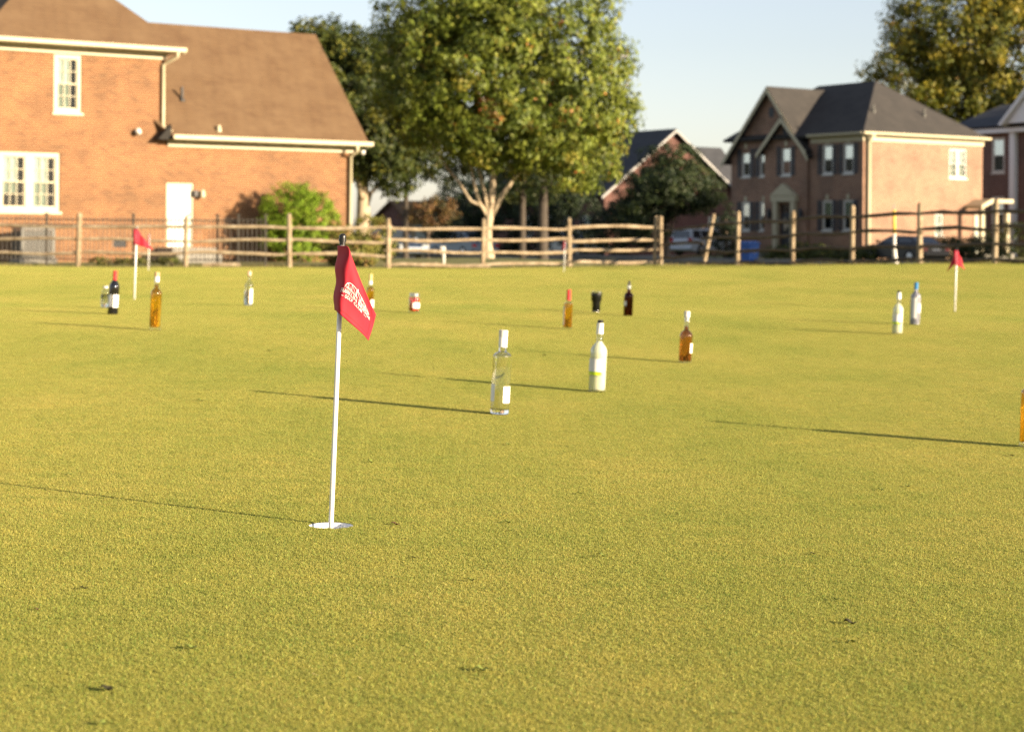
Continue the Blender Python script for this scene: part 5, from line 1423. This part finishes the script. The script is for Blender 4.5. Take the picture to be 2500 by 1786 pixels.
# printed mark: truss arch bridge over two lines of lettering, laid in the cloth's own coordinates
def LG(a, b):
    """logo space a 0..1 along, b 0..1 down -> cloth (r, t)"""
    return (.44 + .43 * a, .43 + .33 * b - .17 * a + .035 * a * b)
def lbar(p_, q_, w_):
    m = LOGO; n_ = 8; p_, q_ = np.array(p_), np.array(q_)
    d = q_ - p_; d = d / (np.linalg.norm(d) + 1e-9); nn = np.array([-d[1], d[0]]) * w_
    L_ = []
    for k in range(n_ + 1):
        c_ = p_ + (q_ - p_) * k / n_
        for s_ in (1, -1):
            rr, tt = LG(*(c_ + nn * s_)); L_.append(tuple(flag_pt(rr, tt, .0008)))
    m.add(L_, [(2 * k, 2 * k + 1, 2 * k + 3, 2 * k + 2) for k in range(n_)])
LOGO = MB()
arch = lambda x_: .42 - .36 * math.sin(math.pi * min(max((x_ - .08) / .9, 0), 1)) ** .8
xs_ = [.08 + .9 * k / 12 for k in range(13)]
for k in range(12): lbar((xs_[k], arch(xs_[k])), (xs_[k + 1], arch(xs_[k + 1])), .013)
lbar((.06, .42), (1.0, .42), .014); lbar((.06, .48), (1.0, .48), .010)
for k in range(2, 11, 2):
    lbar((xs_[k], arch(xs_[k])), (xs_[k], .42), .007)
    if k < 10: lbar((xs_[k], arch(xs_[k])), (xs_[k + 2], .42), .007)
lbar((.56, -.06), (.56, .12), .010)
LOGO.build('bridge_emblem', M_PRINT, FL, fix=False)
def printed(txt, a0, a1, b0, b1, nm):
    cu = bpy.data.curves.new(nm, 'FONT'); cu.body = txt; cu.size = 1.0; cu.offset = .006; cu.resolution_u = 3
    to = bpy.data.objects.new(nm, cu); COL.objects.link(to)
    dg = bpy.context.evaluated_depsgraph_get(); dg.update()
    me = bpy.data.meshes.new_from_object(to.evaluated_get(dg))
    COL.objects.unlink(to); bpy.data.objects.remove(to); bpy.data.curves.remove(cu)
    bm = bmesh.new(); bm.from_mesh(me); bmesh.ops.triangulate(bm, faces=bm.faces)
    bmesh.ops.subdivide_edges(bm, edges=[e for e in bm.edges if e.calc_length() > .35], cuts=1); 
    x_ = [v.co.x for v in bm.verts]; y_ = [v.co.y for v in bm.verts]; x0, x1, y0, y1 = min(x_), max(x_), min(y_), max(y_)
    for v in bm.verts:
        a = a0 + (a1 - a0) * (v.co.x - x0) / (x1 - x0); b = b1 - (b1 - b0) * (v.co.y - y0) / (y1 - y0)
        rr, tt = LG(a, b); v.co = Vector(flag_pt(max(rr, .05), tt, .0008))
    bm.to_mesh(me); bm.free()
    me.materials.append(M_PRINT)
    o_ = bpy.data.objects.new(nm, me); COL.objects.link(o_); o_.parent = FL
printed('FRANKLIN BRIDGE', -.06, 1.06, .54, .73, 'lettering')
printed('GOLF CLUB', .16, .76, .78, .93, 'lettering')
lbar_ = LOGO
m = MB(); LOGO = m; lbar((.02, .86), (.10, .86), .010); lbar((.82, .86), (.92, .86), .010); m.build('lettering_dash', M_PRINT, FL, fix=False)

def small_flag(px, py, D, h, label, drop, w_, side, name='flagstick', hang=.14, fold=.04):
    x_ = WX(px, D, py); b_ = Vector((x_, D, tz(x_, D)))
    E = empty(name, b_, 0, label, 'flagstick', 'red flags on the practice green')
    ln = math.radians(1.6); tp = Vector((math.sin(ln) * h, 0, h))
    MB().tube([tp * -.08, tp * .5, tp], [.0085, .0085, .0078], 12).build('stick', M_STICK, E, smooth=True)
    m = MB(); m.tube([tp * .995, tp + Vector((0, 0, .008)), tp + Vector((0, 0, .02)), tp + Vector((0, 0, .026))], [.009, .0095, .008, .002], 10); m.build('knob', M_BLACK, E)
    m = MB(); n1, n2 = 22, 12; vs = []
    for i in range(n1 + 1):
        u_ = i / n1
        for j in range(n2 + 1):
            v_ = j / n2
            top_z = h - drop * u_ ** 1.2; bot_z = h - hang - fold * u_ ** 1.1
            if u_ > .0: bot_z = min(bot_z, top_z - .05)
            z_ = top_z + (bot_z - top_z) * v_
            xx = tp.x * z_ / h + side * (w_ * u_ * (.55 + .45 * v_)) + .004 * math.sin(9 * u_ + 3 * v_)
            yy = -.011 + .022 * math.sin(7 * u_ + 1.5 * v_) * u_ + .05 * u_
            vs.append((xx, yy, z_))
    m.add(vs, [(i * (n2 + 1) + j, (i + 1) * (n2 + 1) + j, (i + 1) * (n2 + 1) + j + 1, i * (n2 + 1) + j + 1) for i in range(n1) for j in range(n2)])
    o_ = m.build('flag_cloth', M_FLAG, E, smooth=True, fix=False); k = o_.modifiers.new('th', 'SOLIDIFY'); k.thickness = .0012
    MB().lathe([(.0105, h - hang - .0), (.0115, h - hang), (.0115, h - .002), (.0105, h - .002)], 14).build('flag_sleeve', M_FLAG, E, smooth=True)
    return E
small_flag(328, 733, 18.0, .675, 'white flagstick with drooping red flag left, just right of the wine bottle', .12, .155, 1, hang=.15, fold=.05)
small_flag(362, 660, 34.8, .66, 'farther red flag just right behind the left flag, near the fence', .10, .05, -1, hang=.2)
small_flag(1377, 667, 40.0, .66, 'small far red flag before the fence right of the maple trunk', .07, .075, -1, hang=.17, fold=.03)
E5 = small_flag(2331, 763, 19.0, .62, 'red flag with white stick at the right in front of the dark fence', .10, .105, 1, hang=.15, fold=.05)
m = MB(); n1, n2 = 10, 8; vs = []
for i in range(n1 + 1):
    for j in range(n2 + 1):
        u_, v_ = i / n1, j / n2; z_ = .60 - .02 * u_ - v_ * (.12 + .0 * u_) - .06 * u_
        vs.append((.016 * z_ - .006 - .075 * u_ * (.3 + .7 * v_), .012 + .03 * u_, z_))
m.add(vs, [(i * (n2 + 1) + j, (i + 1) * (n2 + 1) + j, (i + 1) * (n2 + 1) + j + 1, i * (n2 + 1) + j + 1) for i in range(n1) for j in range(n2)])
m.build('flag_fold', M_FLAG, E5, smooth=True, fix=False)

# ------------------------------------------------------------------ fallen leaves and clippings on the green
LMS = []
for nm, col in (('leaf_litter_green', (.14, .17, .03)), ('leaf_litter_brown', (.10, .055, .025)), ('leaf_litter_straw', (.50, .40, .20)), ('leaf_litter_dark', (.03, .028, .010))):
    LMS.append(plain(nm, col, .7, var=.3, scale=200))
LF = [(965,1283,1),(1240,1278,0),(1245,1298,0),(1390,1315,0),(1455,1232,0),(1470,1360,0),(1150,1420,0),(1985,1355,3),(2150,1198,0),(2215,1190,0),(2040,1467,0),(2075,1525,3),(2080,1571,0),
      (205,1440,3),(90,1492,1),(465,1586,0),(260,1688,3),(250,1772,0),(1175,1640,0),(1790,1747,0),(1855,1163,0),(1795,1128,0),(1715,1125,0),(1720,1065,2),(1240,1087,0),(1385,1093,0),(1010,1365,3),
      (1095,1032,2),(1415,1207,0),(1690,1240,0),(2260,1130,0),(2470,1115,3),(770,1652,2),(880,1660,2),(1320,1520,2),(2350,1330,2),(905,1130,0),(490,980,0),(660,858,0),(1330,868,0),(170,1160,0),(905,1500,2),(2150,1620,2),(410,718,1)]
KN = ['green', 'brown', 'straw-coloured', 'dark']
for i, (px_, py_, k) in enumerate(LF):
    # ray to the green
    D_ = 6.0
    for _ in range(25):
        x_ = WX(px_, D_, py_); z_ = tz(x_, D_); D_ = (EYE - z_) * FP / max(5, (py_ - CY) - (px_ - CX) * ROLL)
    x_ = WX(px_, D_, py_)
    big = rnd.uniform(.011, .027) if k != 2 else rnd.uniform(.012, .024)
    if py_ < 1000: big *= 1.6
    m = MB(); n_ = 9; vs = []
    curl = rnd.uniform(.2, .6)
    for j in range(n_ + 1):
        s_ = j / n_; w_ = (math.sin(math.pi * min(1, s_ * 1.02)) ** .8 * .30 + .02) * (1 if k != 2 else .18) * rnd.uniform(.7, 1.2)
        zc = curl * .5 * (s_ - .5) ** 2 + .10 * math.sin(7 * s_)
        vs += [((s_ - .5) * big, -w_ * big, (zc + w_ * rnd.uniform(.3, .8)) * big), ((s_ - .5) * big, 0, zc * big), ((s_ - .5) * big, w_ * big, (zc + w_ * rnd.uniform(.3, .8)) * big)]
    m.add(vs, [f_ for j in range(n_) for f_ in ((3 * j, 3 * j + 3, 3 * j + 4, 3 * j + 1), (3 * j + 1, 3 * j + 4, 3 * j + 5, 3 * j + 2))])
    o_ = m.build('fallen_leaf', LMS[k], loc=(x_, D_, z_ + .0045), rz=rnd.uniform(-.5, .5), smooth=True, fix=False)
    tag(o_, f'small curled {KN[k]} leaf scrap lying on the short grass', 'leaf', 'leaf scraps scattered on the green')
